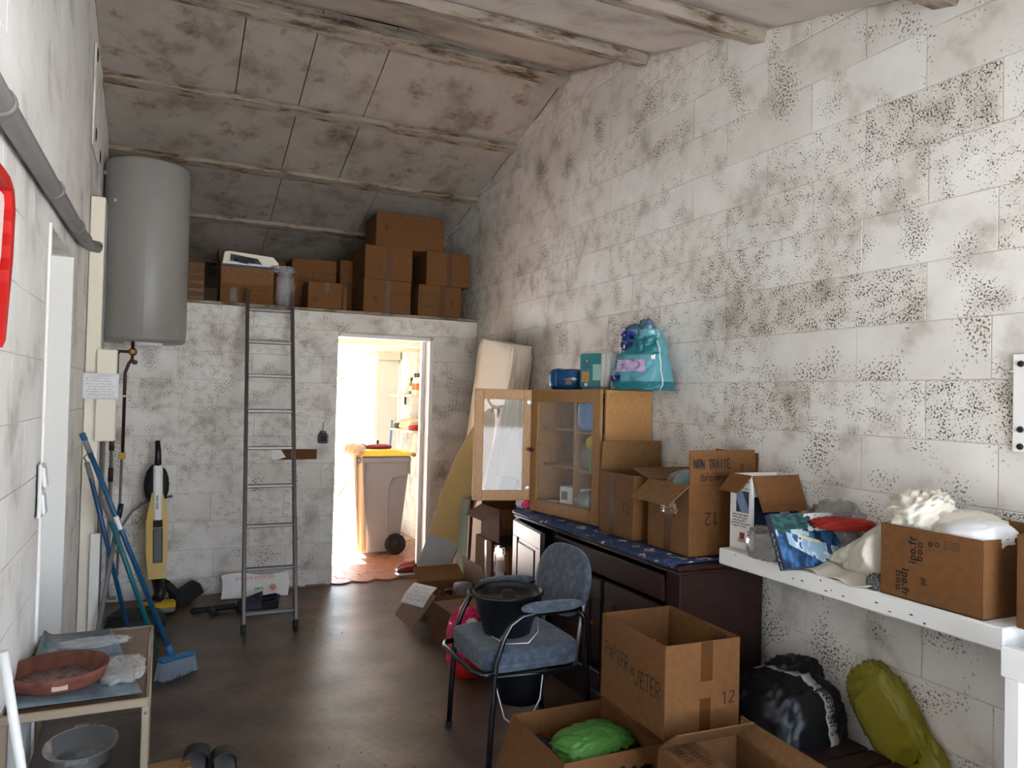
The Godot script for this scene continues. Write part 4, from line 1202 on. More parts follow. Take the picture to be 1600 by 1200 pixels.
func sideboard() -> void:
	var o := thing("sideboard", "long dark brown wooden sideboard with panelled doors along the right wall", "sideboard", Vector3(2.245, 0, -3.395), -90)
	# local x runs towards the camera, z out into the room
	var w := 1.64
	var d := 0.47
	part("side_panel", mb(Vector3(w / 2 - 0.012, 0.42, 0)).box(Vector3(0.024, 0.80, d - 0.02), Vector3.ZERO, 0.003), "dark_wood", o)
	part("side_panel", mb(Vector3(-w / 2 + 0.012, 0.42, 0)).box(Vector3(0.024, 0.80, d - 0.02), Vector3.ZERO, 0.003), "dark_wood", o)
	part("back_panel", mb(Vector3(0, 0.42, -d / 2 + 0.012)).box(Vector3(w - 0.05, 0.80, 0.012)), "dark_wood", o)
	part("bottom", mb(Vector3(0, 0.09, 0)).box(Vector3(w - 0.05, 0.02, d - 0.04)), "dark_wood", o)
	part("inner_shelf", mb(Vector3(0, 0.45, -0.02)).box(Vector3(w - 0.05, 0.02, d - 0.08)), "dark_wood", o)
	part("top", mb(Vector3(0, 0.842, 0.008)).box(Vector3(w + 0.03, 0.026, d + 0.02), Vector3.ZERO, 0.007), "dark_wood", o)
	part("moulding", mb(Vector3(0, 0.820, 0.006)).box(Vector3(w + 0.012, 0.020, d + 0.006), Vector3.ZERO, 0.006), "dark_wood", o)
	part("plinth", mb(Vector3(0, 0.04, 0)).box(Vector3(w, 0.08, d - 0.01), Vector3.ZERO, 0.006), "dark_wood", o)
	part("stile", mb(Vector3(w / 2 - 0.05, 0.45, d / 2 - 0.012)).box(Vector3(0.10, 0.74, 0.024), Vector3.ZERO, 0.004), "dark_wood", o)
	part("stile", mb(Vector3(-w / 2 + 0.03, 0.45, d / 2 - 0.012)).box(Vector3(0.06, 0.74, 0.024), Vector3.ZERO, 0.004), "dark_wood", o)
	part("stile", mb(Vector3(-0.30, 0.45, d / 2 - 0.012)).box(Vector3(0.05, 0.74, 0.024), Vector3.ZERO, 0.004), "dark_wood", o)
	# the long front drawer leans open a little
	part("drawer", mb(Vector3(0.225, 0.735, d / 2 + 0.004), Vector3(7, 0, 0)).box(Vector3(0.98, 0.12, 0.02), Vector3.ZERO, 0.005), "dark_wood", o)
	for k in 2:
		panelled_leaf(o, "door", Transform3D(Basis(), Vector3(-0.265 + k * 0.50, 0.10, d / 2 - 0.004)), 0.48, 0.555, "dark_wood")
	# the far door stands ajar and catches the light of the back door
	panelled_leaf(o, "door", Transform3D(Basis(Vector3.UP, deg_to_rad(-7)), Vector3(-w / 2 + 0.01, 0.10, d / 2 + 0.004)), 0.50, 0.70, "dark_wood")
	# patterned blanket spread on the top
	var pat := noise(0.008, 5, [[0.0, "#1b2b4e"], [0.50, "#22365e"], [0.53, "#5b6d8d"], [0.57, "#1e2f55"], [0.66, "#22365e"], [0.69, "#c9c4c0"], [0.77, "#d6cfca"], [0.79, "#b14a5c"], [1.0, "#c06a76"]], 512, 91)
	mat("blanket", "#ffffff", 0.9, {tex = pat, scale = 1.6})
	nz.frequency = 1.0
	nz.seed = 4
	var bl := func(u: float, v: float) -> Vector3:
		var x := 1.975 + 0.50 * u - 0.012 * sin(v * 11.0) * (1.0 - u)
		var z := -2.585 - 1.62 * v
		var y := 0.8565 + 0.006 * (nz.get_noise_3d(u * 6.0, v * 14.0, 0) + 0.7)
		if u < 0.06:
			y -= 0.018 * (1.0 - u / 0.06)
		return Vector3(x, y, z)
	solo("blanket", "blue, white and pink patterned blanket spread over the dark sideboard", "blanket", mb().sm().sheet(bl, 34, 60, Vector3(0, 0.006, 0)), "blanket")


func framed_glass(o: Node3D, called: String, xf: Transform3D, w: float, h: float, st: float, rail: float, m: String) -> Node3D:
	var g := mb()
	for k in [0.0, 1.0]:
		g.at(Vector3(lerpf(st / 2, w - st / 2, k), h / 2, 0)).box(Vector3(st, h, 0.02), Vector3.ZERO, 0.0035)
	for k in [0.0, 1.0]:
		g.at(Vector3(w / 2, lerpf(rail / 2, h - rail / 2, k), 0)).box(Vector3(w - 2 * st + 0.004, rail, 0.019), Vector3.ZERO, 0.0025)
	var l := part(called, g, m, o)
	l.transform = xf
	part("pane", mb(Vector3(w / 2, h / 2, 0)).box(Vector3(w - 2 * st + 0.01, h - 2 * rail + 0.01, 0.004)), "glass", l)
	return l


func glass_cabinet() -> void:
	var o := thing("glass_cabinet", "pine cabinet with glazed doors, one swung open, standing on the dark sideboard", "cabinet", Vector3(2.272, 0.872, -3.775), -82.5)
	var w := 0.66
	var d := 0.35
	var h := 0.735
	for k in [-1, 1]:
		part("side_panel", mb(Vector3(k * (w / 2 - 0.009), h / 2, -0.01)).box(Vector3(0.018, h, d - 0.02), Vector3.ZERO, 0.002), "pine", o)
	part("top", mb(Vector3(0, h - 0.009, -0.01)).box(Vector3(w - 0.036, 0.018, d - 0.02)), "pine_flat", o)
	part("bottom", mb(Vector3(0, 0.05, -0.01)).box(Vector3(w - 0.036, 0.018, d - 0.02)), "pine_flat", o)
	part("back_panel", mb(Vector3(0, h / 2, -d / 2 + 0.006)).box(Vector3(w - 0.036, h - 0.02, 0.006)), "pine", o)
	part("partition", mb(Vector3(0.015, h / 2, -0.02)).box(Vector3(0.02, h - 0.06, d - 0.06), Vector3.ZERO, 0.002), "pine", o)
	for k in 2:
		for v in [0.28, 0.50]:
			part("shelf", mb(Vector3(-0.15 + k * 0.32, v - 0.012 * k, -0.02)).box(Vector3(0.295, 0.016, d - 0.07), Vector3.ZERO, 0.002), "pine_flat", o)
	var door := framed_glass(o, "door", Transform3D(Basis(), Vector3(-w / 2, 0.0, d / 2 + 0.011)), w, h, 0.068, 0.075, "pine_pale")
	part("knob", mb(Vector3(0.034, h * 0.5, 0.010), Vector3(90, 0, 0)).sm().lathe([Vector2(0.007, 0), Vector2(0.006, 0.012), Vector2(0.015, 0.020), Vector2(0.012, 0.030), Vector2(0, 0.033)], 18), "copper", door)
	var leaf := framed_glass(o, "door", Transform3D(Basis(Vector3.UP, deg_to_rad(-112)), Vector3(-w / 2 - 0.012, 0.055, d / 2 + 0.004)) * Transform3D(Basis(Vector3.UP, PI), Vector3.ZERO) * Transform3D(Basis(), Vector3(-0.36, 0, 0)) * Transform3D(Basis(), Vector3(0, 0, 0)), 0.36, 0.675, 0.058, 0.062, "pine")
	for v in [0.075, 0.60]:
		part("hinge", mb(Vector3(0.335, v, 0.012), Vector3(90, 0, 0)).lathe([Vector2(0.013, 0), Vector2(0.013, 0.006), Vector2(0, 0.008)], 16), "steel", leaf)
	for q in [[0.025, 0.69, 0.12], [0.025, 0.69, -0.1]]:
		part("screw_cap", mb(Vector3(w / 2 + 0.0005, q[1] + 0.02, q[2]), Vector3(0, 0, -90)).lathe([Vector2(0.006, 0), Vector2(0.005, 0.002), Vector2(0, 0.002)], 12), "pine_pale", o)
	# things kept inside; placed in the cabinet's own frame
	var at := func(x: float, y: float, z: float) -> Vector3: return o.transform * Vector3(x, y, z)
	var pk := thing("nappy_pack", "blue wrapped pack on the top right shelf inside the glass cabinet", "package", at.call(0.115, 0.499, 0.06), -82.5, "")
	part("wrap", mb(Vector3(0, 0.095, 0)).blob(Vector3.ZERO, Vector3(0.075, 0.095, 0.085), 0.55, 0.05, 2.5, 2, -0.095), mat("blue_wrap", "#6f97c2", 0.25), pk)
	part("band", mb(Vector3(0, 0.165, 0.0)).blob(Vector3.ZERO, Vector3(0.07, 0.03, 0.08), 0.6, 0.05, 2.0, 5), "blue_pole", pk)
	var bx := thing("small_carton", "white flat carton on the bottom of the glass cabinet", "box", at.call(-0.04, 0.0595, -0.02), -75)
	part("body", mb(Vector3(0.0, 0.052, 0.06)).box(Vector3(0.24, 0.10, 0.10), Vector3.ZERO, 0.003), "card_white", bx)
	part("label_print", mb(Vector3(-0.08, 0.05, 0.1105)).box(Vector3(0.05, 0.05, 0.001)), "grey_plastic", bx)
	var jar := thing("bottle", "green bottle with a yellow cap on the middle right shelf of the cabinet", "bottle", at.call(0.18, 0.277, 0.105), 0)
	part("body", mb().sm().lathe([Vector2(0, 0), Vector2(0.03, 0), Vector2(0.033, 0.01), Vector2(0.03, 0.09), Vector2(0.015, 0.12), Vector2(0.014, 0.13)], 20), mat("green_bottle", "#5f8f4a", 0.3), jar)
	part("cap", mb(Vector3(0, 0.128, 0)).blob(Vector3(0, 0.03, 0), Vector3(0.045, 0.04, 0.045), 0.9, 0.15, 2.0, 3), mat("yellow_cap", "#d9c32c", 0.4), jar)
	solo("plastic_bag", "grey plastic bag on the middle right shelf inside the glass cabinet", "bag", mb().blob(Vector3(0, 0.07, 0), Vector3(0.055, 0.08, 0.07), 0.7, 0.15, 2.5, 21, 0.0), "bag_grey", at.call(0.105, 0.277, 0.06))
	solo("envelope", "white folded paper lying in the lower left bay of the cabinet", "paper", mb(Vector3(0, 0.003, 0)).box(Vector3(0.09, 0.004, 0.06)), "paper", at.call(-0.22, 0.0595, 0.10), -60)
	solo("crumpled_bag", "grey and red crumpled bag in the lower right bay of the cabinet", "bag", mb().blob(Vector3(0, 0.04, 0), Vector3(0.08, 0.05, 0.06), 0.8, 0.25, 3.0, 17, 0.0), "bag_grey", at.call(0.135, 0.0595, 0.085))
	var pn := thing("pink_packet", "pink and white packet lying on the sideboard behind the open glass door", "package", Vector3(2.10, 0.872, -4.19), 20)
	part("paper", mb().blob(Vector3(0, 0.04, 0), Vector3(0.10, 0.06, 0.06), 0.8, 0.12, 2.0, 12, 0.0), "paper", pn)
	part("print", mb().blob(Vector3(-0.01, 0.03, 0.02), Vector3(0.09, 0.035, 0.055), 0.8, 0.12, 2.2, 13, 0.0), "pink", pn)

	# packs on top of the cabinet
	var y := 1.608
	var n1 := thing("nappy_pack", "dark blue and white nappy pack lying on top of the pine cabinet", "package", Vector3(2.235, y, -3.93), -80)
	part("wrap", mb(Vector3(0, 0.062, 0)).blob(Vector3.ZERO, Vector3(0.115, 0.062, 0.09), 0.42, 0.02, 2.0, 2, -0.062), mat("blue_pack", "#0d4f86", 0.25), n1)
	part("white_band", mb(Vector3(0, 0.062, 0)).box(Vector3(0.228, 0.018, 0.182), Vector3.ZERO, 0.02), "white_gloss", n1)
	part("tied_end", mb(Vector3(-0.075, 0.062, 0.03)).blob(Vector3.ZERO, Vector3(0.045, 0.064, 0.068), 0.55, 0.03, 2.0, 7), "blue_pack", n1)
	part("label_print", mb(Vector3(0.075, 0.045, 0.0915)).box(Vector3(0.06, 0.035, 0.001)), "grey_plastic", n1)
	var s := Vector3(0.245, 0.215, 0.15)
	var n2 := thing("tissue_pack", "clear wrapped tissue pack with a teal printed side on top of the cabinet", "package", Vector3(2.27, y, -3.645), -72)
	part("wrap", mb(Vector3(0, s.y / 2, 0)).box(s, Vector3.ZERO, 0.022), mat("pack_pale", "#d5d6cf", 0.22), n2)
	slab_on(n2, "print", s, "f", -0.028, 0.0, 0.155, 0.195, mat("print_teal", "#347f82", 0.25).resource_name)
	slab_on(n2, "print", s, "f", -0.065, -0.035, 0.055, 0.06, mat("print_tan", "#b98557", 0.4).resource_name, 0, 0.0008, 0.001)
	slab_on(n2, "print", s, "f", 0.02, -0.01, 0.06, 0.09, mat("print_mist", "#9cc3b8", 0.4).resource_name, 0, 0.0008, 0.001)
	slab_on(n2, "print", s, "f", -0.06, -0.08, 0.02, 0.018, "paper", 0, 0.0008, 0.001)
	var bd := mb()
	bd.x = face(s, "f", -0.055, 0.055, 0, 0.0022) * Transform3D(Basis(Vector3.RIGHT, PI / 2), Vector3.ZERO)
	bd.lathe([Vector2(0.0145, 0.0), Vector2(0.0145, 0.0006), Vector2(0, 0.0006)], 20)
	part("badge", bd, "ink_blue", n2)
	letters(n2, face(s, "f", -0.055, 0.055, 0, 0.003), "U", 0.016, "paper", true)
	lines(n2, face(s, "f", -0.055, 0.027, 0, 0.0022), 0.05, 0.025, 2, "ink_blue", 3, 0.0025, "printed_words")
	for q in [0.062, 0.092]:
		part("roll", mb(Vector3(q, 0.108, 0.06)).sm().tube([Vector3(0, -0.09, 0), Vector3(0, 0.09, 0)], 0.022, 12), "pack_pale", n2)
	# big open nappy bag, drawn together at its top
	var n3 := thing("nappy_bag", "large teal and navy plastic nappy bag with a crumpled open top on the cabinet", "package", Vector3(2.325, y, -3.335), -74)
	nz.seed = 19
	var bag := func(u: float, v: float) -> Vector3:
		var a := u * TAU
		var wd := lerpf(0.168, 0.088, pow(v, 1.35)) * (1.0 - 0.10 * exp(-pow(v / 0.05, 2.0)))
		var dp := lerpf(0.115, 0.05, pow(v, 1.2))
		var c := Vector3(signf(sin(a)) * pow(absf(sin(a)), 0.7) * wd, v * 0.315, signf(cos(a)) * pow(absf(cos(a)), 0.6) * dp)
		var k := nz.get_noise_3d(c.x * 14.0, c.y * 9.0, c.z * 14.0 + v * 3.0)
		var amp := 0.010 + 0.022 * v * v
		c += Vector3(sin(a), 0.25, cos(a)) * (1.0 - 2.2 * absf(k)) * amp
		if u >= 1.0:
			return Vector3(0, 0, 0) + Vector3(0, v * 0.315, dp) + Vector3(0, 0.25, 1) * (1.0 - 2.2 * absf(nz.get_noise_3d(0, v * 0.315 * 9.0, dp * 14.0 + v * 3.0))) * amp
		return c
	var wedge := func(v0: float, v1: float, u0: float, u1: float, out: float) -> MB:
		var g := mb().sm()
		g.grid(func(u, v): 
			var p: Vector3 = bag.call(lerpf(u0, u1, u), lerpf(v0, v1, v))
			return p + Vector3(p.x, 0, p.z).normalized() * out, 48 if u1 - u0 > 0.9 else 16, 20)
		return g
	var film := mat("bag_teal", "#5a9aa4", 0.2, {spec = 0.6})
	part("film", wedge.call(0.0, 1.0, 0.0, 1.0, 0.0), film, n3)
	part("base", mb(Vector3(0, 0.004, 0)).box(Vector3(0.30, 0.008, 0.18), Vector3.ZERO, 0.003), "teal", n3)
	part("print_foot", wedge.call(0.0, 0.14, 0.0, 1.0, 0.003), "teal", n3)
	part("print_top", wedge.call(0.66, 0.98, 0.70, 1.02, 0.005), mat("print_navy", "#152a7a", 0.22).resource_name, n3)
	part("print_top", wedge.call(0.58, 0.90, -0.02, 0.20, 0.004), "teal", n3)
	part("print_rose", wedge.call(0.30, 0.50, -0.08, 0.08, 0.005), mat("print_lilac", "#b9a3c6", 0.3).resource_name, n3)
	part("print_blue", wedge.call(0.14, 0.24, 0.80, 0.97, 0.005), "print_navy", n3)
	part("print_label", wedge.call(0.50, 0.58, 0.125, 0.165, 0.006), "paper", n3)
	part("seam", mb().sm().tube(range(13).map(func(k): return bag.call(0.215, k / 12.0) + Vector3(0.003, 0, 0.002)), 0.0032, 6), "white_gloss", n3)
	var tp := mb(Vector3(-0.02, 0.315, 0.0))
	tp.blob(Vector3(-0.03, 0.0, 0), Vector3(0.055, 0.035, 0.03), 0.9, 0.35, 2.2, 5, -9.0, 26, 18)
	tp.blob(Vector3(0.045, 0.012, 0), Vector3(0.035, 0.042, 0.025), 0.9, 0.4, 2.4, 6, -9.0, 26, 18)
	part("gathered_top", tp, mat("bag_steel", "#53748c", 0.22), n3)
	var oval := mb(bag.call(0.90, 0.70) + Vector3(-0.002, 0, 0.004), Vector3(80, -18, 0)).lathe([Vector2(0.036, 0), Vector2(0.034, 0.002), Vector2(0, 0.003)], 24, 1.0, 0.8)
	part("badge", oval, "paper", n3)


func boxes_on_sideboard() -> void:
	var y := 0.871
	var s := Vector3(0.385, 0.315, 0.31)
	var b := carton("brown carton with a red 12 and one tall upright flap, against the glass cabinet", "", Vector3(2.262, y, -3.175), 0, s, [["b", -3, 0.152, "card_pale"]])
	slab_on(b, "tape", s, "l", -0.04, 0.06, 0.045, 0.19, "tape", 2)
	slab_on(b, "tape", s, "l", -0.035, -0.10, 0.042, 0.10, "tape", -4)
	letters(b, face(s, "l", 0.09, -0.01, -2), "12", 0.05, "ink_red")
	s = Vector3(0.385, 0.312, 0.305)
	b = carton("open brown carton with NON TRAITÉ written on its raised flap, on the sideboard", "", Vector3(2.288, y, -2.785), 0, s, [["f", -4, 0.155], ["l", 128, 0.135, "card_pale"], ["b", 76, 0.15, "card_pale"], ["r", 5, 0.14]])
	letters(b, face(s, "f", -0.07, 0.01, 180), "12", 0.055, "ink_red")
	outline(b, face(s, "f", 0.12, 0.0), 0.13, 0.12)
	slab_on(b, "tape", s, "l", 0.0, -0.04, 0.05, 0.22, "tape", 0)
	part("torn_tape", mb(Vector3(-0.195, 0.195, 0.01)).blob(Vector3.ZERO, Vector3(0.004, 0.03, 0.045), 0.8, 0.4, 3.0, 3), "clear_tape", b)
	var flap := b.get_node("flap")
	scrawl(flap, Transform3D(Basis(), Vector3(-0.062, 0.095, 0.0045)), "NON TRAITÉ", 0.036, "ink_black", 0.005, "handwriting", 0.74)
	scrawl(flap, Transform3D(Basis(), Vector3(-0.075, 0.035, 0.0045)), "Cuisine", 0.028, "ink_black", 0.004, "handwriting", 0.72)
	letters(flap, Transform3D(Basis(), Vector3(0.105, 0.075, 0.004)), "8", 0.03, "ink_brown")
	var st := thing("toilet_brush_pack", "teal plastic container in clear film inside the open carton marked non traité", "container", Vector3(2.24, y + 0.175, -2.80), 0)
	part("tub", mb().blob(Vector3(0, 0.09, 0), Vector3(0.075, 0.09, 0.08), 0.7, 0.03, 2.0, 3), "teal", st)
	part("film", mb().blob(Vector3(-0.03, 0.09, 0.01), Vector3(0.095, 0.085, 0.085), 0.8, 0.15, 2.5, 8), "clear_film", st)


# ---------------------------------------------------------------- shelf on the right wall
func wall_shelf() -> void:
	var y := 0.935
	var o := thing("wall_shelf", "thick white painted shelf board along the right wall", "shelf", Vector3(2.325, y, -1.915))
	part("board", mb(Vector3(0, -0.0335, 0)).box(Vector3(0.335, 0.067, 1.19), Vector3.ZERO, 0.005), "white_paint", o)
	for z in [-0.48, 0.28]:
		part("bracket", mb(Vector3(0.02, -0.067, z)).prism([Vector2(0.13, 0), Vector2(-0.05, 0), Vector2(-0.02, -0.03), Vector2(0.13, -0.05)], -0.035, 0.035), "white_paint" if z < 0 else "black_plastic", o)
	rng.seed = 66
	var ch := mb()
	for k in 12:
		ch.at(Vector3(-0.168, -0.01 - rng.randf() * 0.05, -0.55 + rng.randf() * 1.1))
		ch.blob(Vector3.ZERO, Vector3(0.0009, 0.001 + rng.randf() * 0.002, 0.002 + rng.randf() * 0.004), 0.9, 0.3, 3.0, k, -9.0, 8, 6)
	part("paint_chips", ch, "black_matte", o)
	o.get_node("paint_chips").set_meta("kind", "stuff")

	# white printed carton
	var s := Vector3(0.26, 0.315, 0.128)
	var b := carton("tall white printed carton with open brown flaps at the left end of the shelf", "", Vector3(2.345, y, -2.445), 0, s, [["l", 132, 0.10, "card"], ["f", 156, 0.155, "card"], ["b", 104, 0.08, "card"]], "card_white")
	slab_on(b, "photo_print", s, "l", 0.012, 0.045, 0.075, 0.09, "photo_roof")
	slab_on(b, "photo_print", s, "l", 0.01, -0.105, 0.065, 0.055, "photo_chair")
	lines(b, face(s, "l", 0.0, 0.115), 0.10, 0.045, 3, "ink_black", 7, 0.003, "printed_words")
	lines(b, face(s, "l", 0.0, -0.035), 0.11, 0.06, 5, "ink_black", 8, 0.0024, "printed_words")
	slab_on(b, "barcode", s, "l", 0.048, -0.142, 0.02, 0.022, "grey_plastic")
	slab_on(b, "print", s, "f", -0.045, -0.04, 0.14, 0.22, "ink_blue_deep")
	slab_on(b, "print", s, "f", 0.055, -0.05, 0.05, 0.20, "card_white", 0, 0.0008, 0.0)
	slab_on(b, "print", s, "f", 0.105, -0.04, 0.05, 0.20, "print_navy")
	lines(b, face(s, "f", 0.105, 0.02, 0, 0.0018), 0.04, 0.04, 3, "paper", 5, 0.002, "printed_words")
	solo("plastic_bag", "crumpled translucent grey bag between the white carton and the picture box", "bag", mb().blob(Vector3(0, 0.05, 0), Vector3(0.04, 0.065, 0.07), 0.75, 0.22, 2.6, 31, 0.0), "bag_grey", Vector3(2.185, y, -2.27))
	solo("plastic_bag", "crumpled clear plastic against the wall behind the picture box on the shelf", "bag", mb().blob(Vector3(0, 0.10, 0), Vector3(0.06, 0.12, 0.12), 0.8, 0.2, 2.6, 33, 0.0), "bag_grey", Vector3(2.425, y, -2.14))
	# flat box with a painted boat picture on its lid, propped up at its back
	var pb := thing("picture_box", "flat navy edged box with a boat painting on its lid, propped on the shelf", "box", Vector3(2.075, y + 0.012, -2.105), 0)
	# bottom edge towards the camera side: x across, z = lid normal
	var ex := Vector3(0.993, 0.0, 0.12).normalized()
	var ey := Vector3(0.02, 0.62, -0.32)
	ey = (ey - ex * ey.dot(ex)).normalized()
	pb.transform = Transform3D(Basis(ex, ey, ex.cross(ey)), Vector3(2.085, y + 0.005, -2.075))
	part("box", mb(Vector3(0.19, 0.105, 0)).box(Vector3(0.38, 0.21, 0.034), Vector3.ZERO, 0.002), "ink_blue_deep", pb)
	var q := QuadMesh.new()
	q.size = Vector2(0.374, 0.204)
	part("lid_print", q, "boat_print", pb, Vector3(0.19, 0.105, 0.0176))
	lines(pb, Transform3D(Basis(Vector3.UP, -PI / 2) * Basis(Vector3.BACK, PI / 2), Vector3(-0.0006, 0.07, 0.0)), 0.16, 0.022, 1, "paper", 3, 0.0028, "printed_words")
	solo("red_cloth", "folded red cloth lying over the top corner of the picture box", "cloth", mb().blob(Vector3.ZERO, Vector3(0.105, 0.022, 0.07), 0.8, 0.16, 2.6, 41), "red_cloth", Vector3(2.36, y + 0.165, -2.05), -20)
	# white cotton bag
	nz.seed = 7
	nz.frequency = 1.0
	var cb := func(u: float, v: float) -> Vector3:
		var a := u * TAU
		var along := v
		var shut := sqrt(maxf(1.0 - pow(maxf(along - 0.88, 0.0) / 0.12, 2.0), 0.0))
		var wd := (0.035 + 0.135 * pow(along, 0.8)) * shut
		var ht := (0.045 + 0.20 * pow(along, 1.1)) * shut
		var p := Vector3(0.02 + sin(a) * wd * 0.9, maxf(0.0, (0.5 + 0.5 * cos(a)) * ht), -0.17 + along * 0.34)
		var k := nz.get_noise_3d(p.x * 9.0, p.y * 12.0, p.z * 7.0)
		p += Vector3(sin(a), maxf(cos(a), 0.0), 0) * (absf(k) * -0.05 + 0.012)
		if u >= 1.0:
			k = nz.get_noise_3d(0.02 * 9.0, ht * 12.0, (-0.17 + along * 0.34) * 7.0)
			p = Vector3(0.02, ht, -0.17 + along * 0.34) + Vector3(0, 1, 0) * (absf(k) * -0.05 + 0.012)
		p.y = maxf(p.y, 0.0)
		return p
	var wb := thing("cotton_bag", "limp white cotton bag lying on the shelf beside the large carton", "bag", Vector3(2.315, y, -1.915), -8)
	part("cloth", mb().sm().grid(cb, 56, 30).blob(Vector3(0.02, 0.02, -0.165), Vector3(0.06, 0.03, 0.06), 0.8, 0.2, 2.0, 4, 0.0), "white_cloth", wb)
	part("hem", mb(Vector3(-0.10, 0.0, 0.02)).sm().sheet(func(u, v): return Vector3(-0.055 + 0.10 * v, 0.003 + 0.025 * v * v + 0.006 * sin(u * 14.0), -0.15 + u * 0.30), 18, 6, Vector3(0, 0.003, 0)), "white_cloth", wb)
	solo("lace_cloth", "small black and white speckled cloth peeking out under the large carton", "cloth", mb().blob(Vector3(0, 0.02, 0), Vector3(0.035, 0.028, 0.03), 0.8, 0.15, 3.0, 6, 0.0), "speckled", Vector3(2.205, y, -1.765))
	# large kraft carton
	s = Vector3(0.285, 0.232, 0.345)
	b = carton("large kraft carton printed with upright black marks at the right end of the shelf", "", Vector3(2.3145, y, -1.560), 0, s, [["r", 10, 0.03]], "card")
	for k in [[-0.055, 0.045, 90.0], [-0.08, -0.06, -90.0]]:
		letters(b, face(s, "l", k[0], k[1], k[2]), "ipo.fr", 0.024, "ink_black", true)
		for j in 3:
			var rg := MB.new()
			rg.x = face(s, "l", k[0] + 0.026 * signf(k[2]), k[1], 0) * Transform3D(Basis(), Vector3(0, (j - 1) * 0.022, 0))
			if j == 2:
				stroke(rg, [Vector2(-0.006, -0.007), Vector2(0.006, -0.007), Vector2(0.006, 0.007), Vector2(-0.006, 0.007), Vector2(-0.006, -0.007)], 0.003)
			else:
				stroke(rg, range(13).map(func(i): return Vector2(cos(TAU * i / 12.0), sin(TAU * i / 12.0)) * 0.0065), 0.0035)
			part("printed_mark", rg, "ink_black", b)
	letters(b, face(s, "l", -0.015, -0.045, 90), "9F", 0.018, "ink_black", true)
	for k in [[0.005, 0.075], [0.028, 0.078]]:
		var rg := MB.new()
		rg.x = face(s, "l", k[0], k[1], 0)
		stroke(rg, range(11).map(func(i): return Vector2(cos(TAU * i / 10.0), sin(TAU * i / 10.0)) * 0.006), 0.003)
		part("printed_mark", rg, "ink_black", b)
	outline(b, face(s, "l", 0.075, 0.082), 0.045, 0.022, "ink_brown", 0.0015)
	lines(b, face(s, "l", 0.075, 0.082), 0.038, 0.016, 2, "ink_brown", 9, 0.001, "printed_words")
	var wc := thing("white_linen", "crumpled white linen heaped in the large kraft carton on the shelf", "cloth", Vector3(2.31, y + 0.17, -1.60))
	part("heap", mb().blob(Vector3(-0.02, 0.085, -0.07), Vector3(0.10, 0.075, 0.08), 0.85, 0.22, 2.3, 15).blob(Vector3(0.03, 0.05, 0.04), Vector3(0.10, 0.06, 0.12), 0.8, 0.15, 2.2, 16), "white_cloth", wc)
	var pg := thing("paper_bundle", "white wrapped paper bundle with faint writing in the large kraft carton", "package", Vector3(2.285, y + 0.19, -1.475))
	part("wrap", mb().blob(Vector3(0, 0.035, 0), Vector3(0.10, 0.045, 0.085), 0.75, 0.06, 1.8, 18), "paper", pg)
	# carton cut by the frame
	s = Vector3(0.25, 0.265, 0.36)
	b = carton("brown carton at the right edge of the picture, next to the large kraft carton", "", Vector3(2.325, y, -1.135), 0, s)
	# metal plate on the wall
	var pl := thing("wall_plate", "white metal plate with rusty bolt holes fixed to the right wall", "plate", Vector3(XR - 0.012, 1.573, -1.44))
	part("plate", mb().box(Vector3(0.012, 0.315, 0.12), Vector3.ZERO, 0.002), "white_paint", pl)
	for v in [0.125, -0.085, -0.14]:
		part("bolt", mb(Vector3(-0.006, v, -0.035), Vector3(0, 0, 90)).lathe([Vector2(0.011, 0), Vector2(0.009, 0.005), Vector2(0.004, 0.006), Vector2(0, 0.004)], 12), "black_metal", pl)
	part("wire", mb().sm().tube([Vector3(-0.008, 0.10, -0.05), Vector3(-0.02, 0.105, -0.08), Vector3(-0.004, 0.118, -0.105)], 0.003, 6), "steel", pl)
	# white cabinet that carries the near end
	var cb2 := thing("white_cabinet", "white painted cabinet with a dark recess under the near end of the shelf", "cabinet", Vector3(2.262, 0, -0.905))
	part("post", mb(Vector3(-0.24, 0.43, -0.30)).box(Vector3(0.035, 0.86, 0.04), Vector3.ZERO, 0.003), "white_paint", cb2)
	part("rail", mb(Vector3(-0.24, 0.893, 0.0)).box(Vector3(0.04, 0.08, 0.66), Vector3.ZERO, 0.004), "white_paint", cb2)
	part("side_panel", mb(Vector3(0.0, 0.45, -0.305)).box(Vector3(0.44, 0.88, 0.02), Vector3.ZERO, 0.002), "white_paint", cb2)
	part("inner_rail", mb(Vector3(-0.225, 0.80, 0.02)).box(Vector3(0.02, 0.05, 0.56), Vector3.ZERO, 0.003), "white_paint", cb2)
	part("back", mb(Vector3(0.15, 0.45, 0.0)).box(Vector3(0.02, 0.80, 0.60), Vector3.ZERO, 0.002), "grey_plastic", cb2)
	part("floor_board", mb(Vector3(-0.02, 0.06, 0)).box(Vector3(0.42, 0.12, 0.60), Vector3.ZERO, 0.002), "white_paint", cb2)


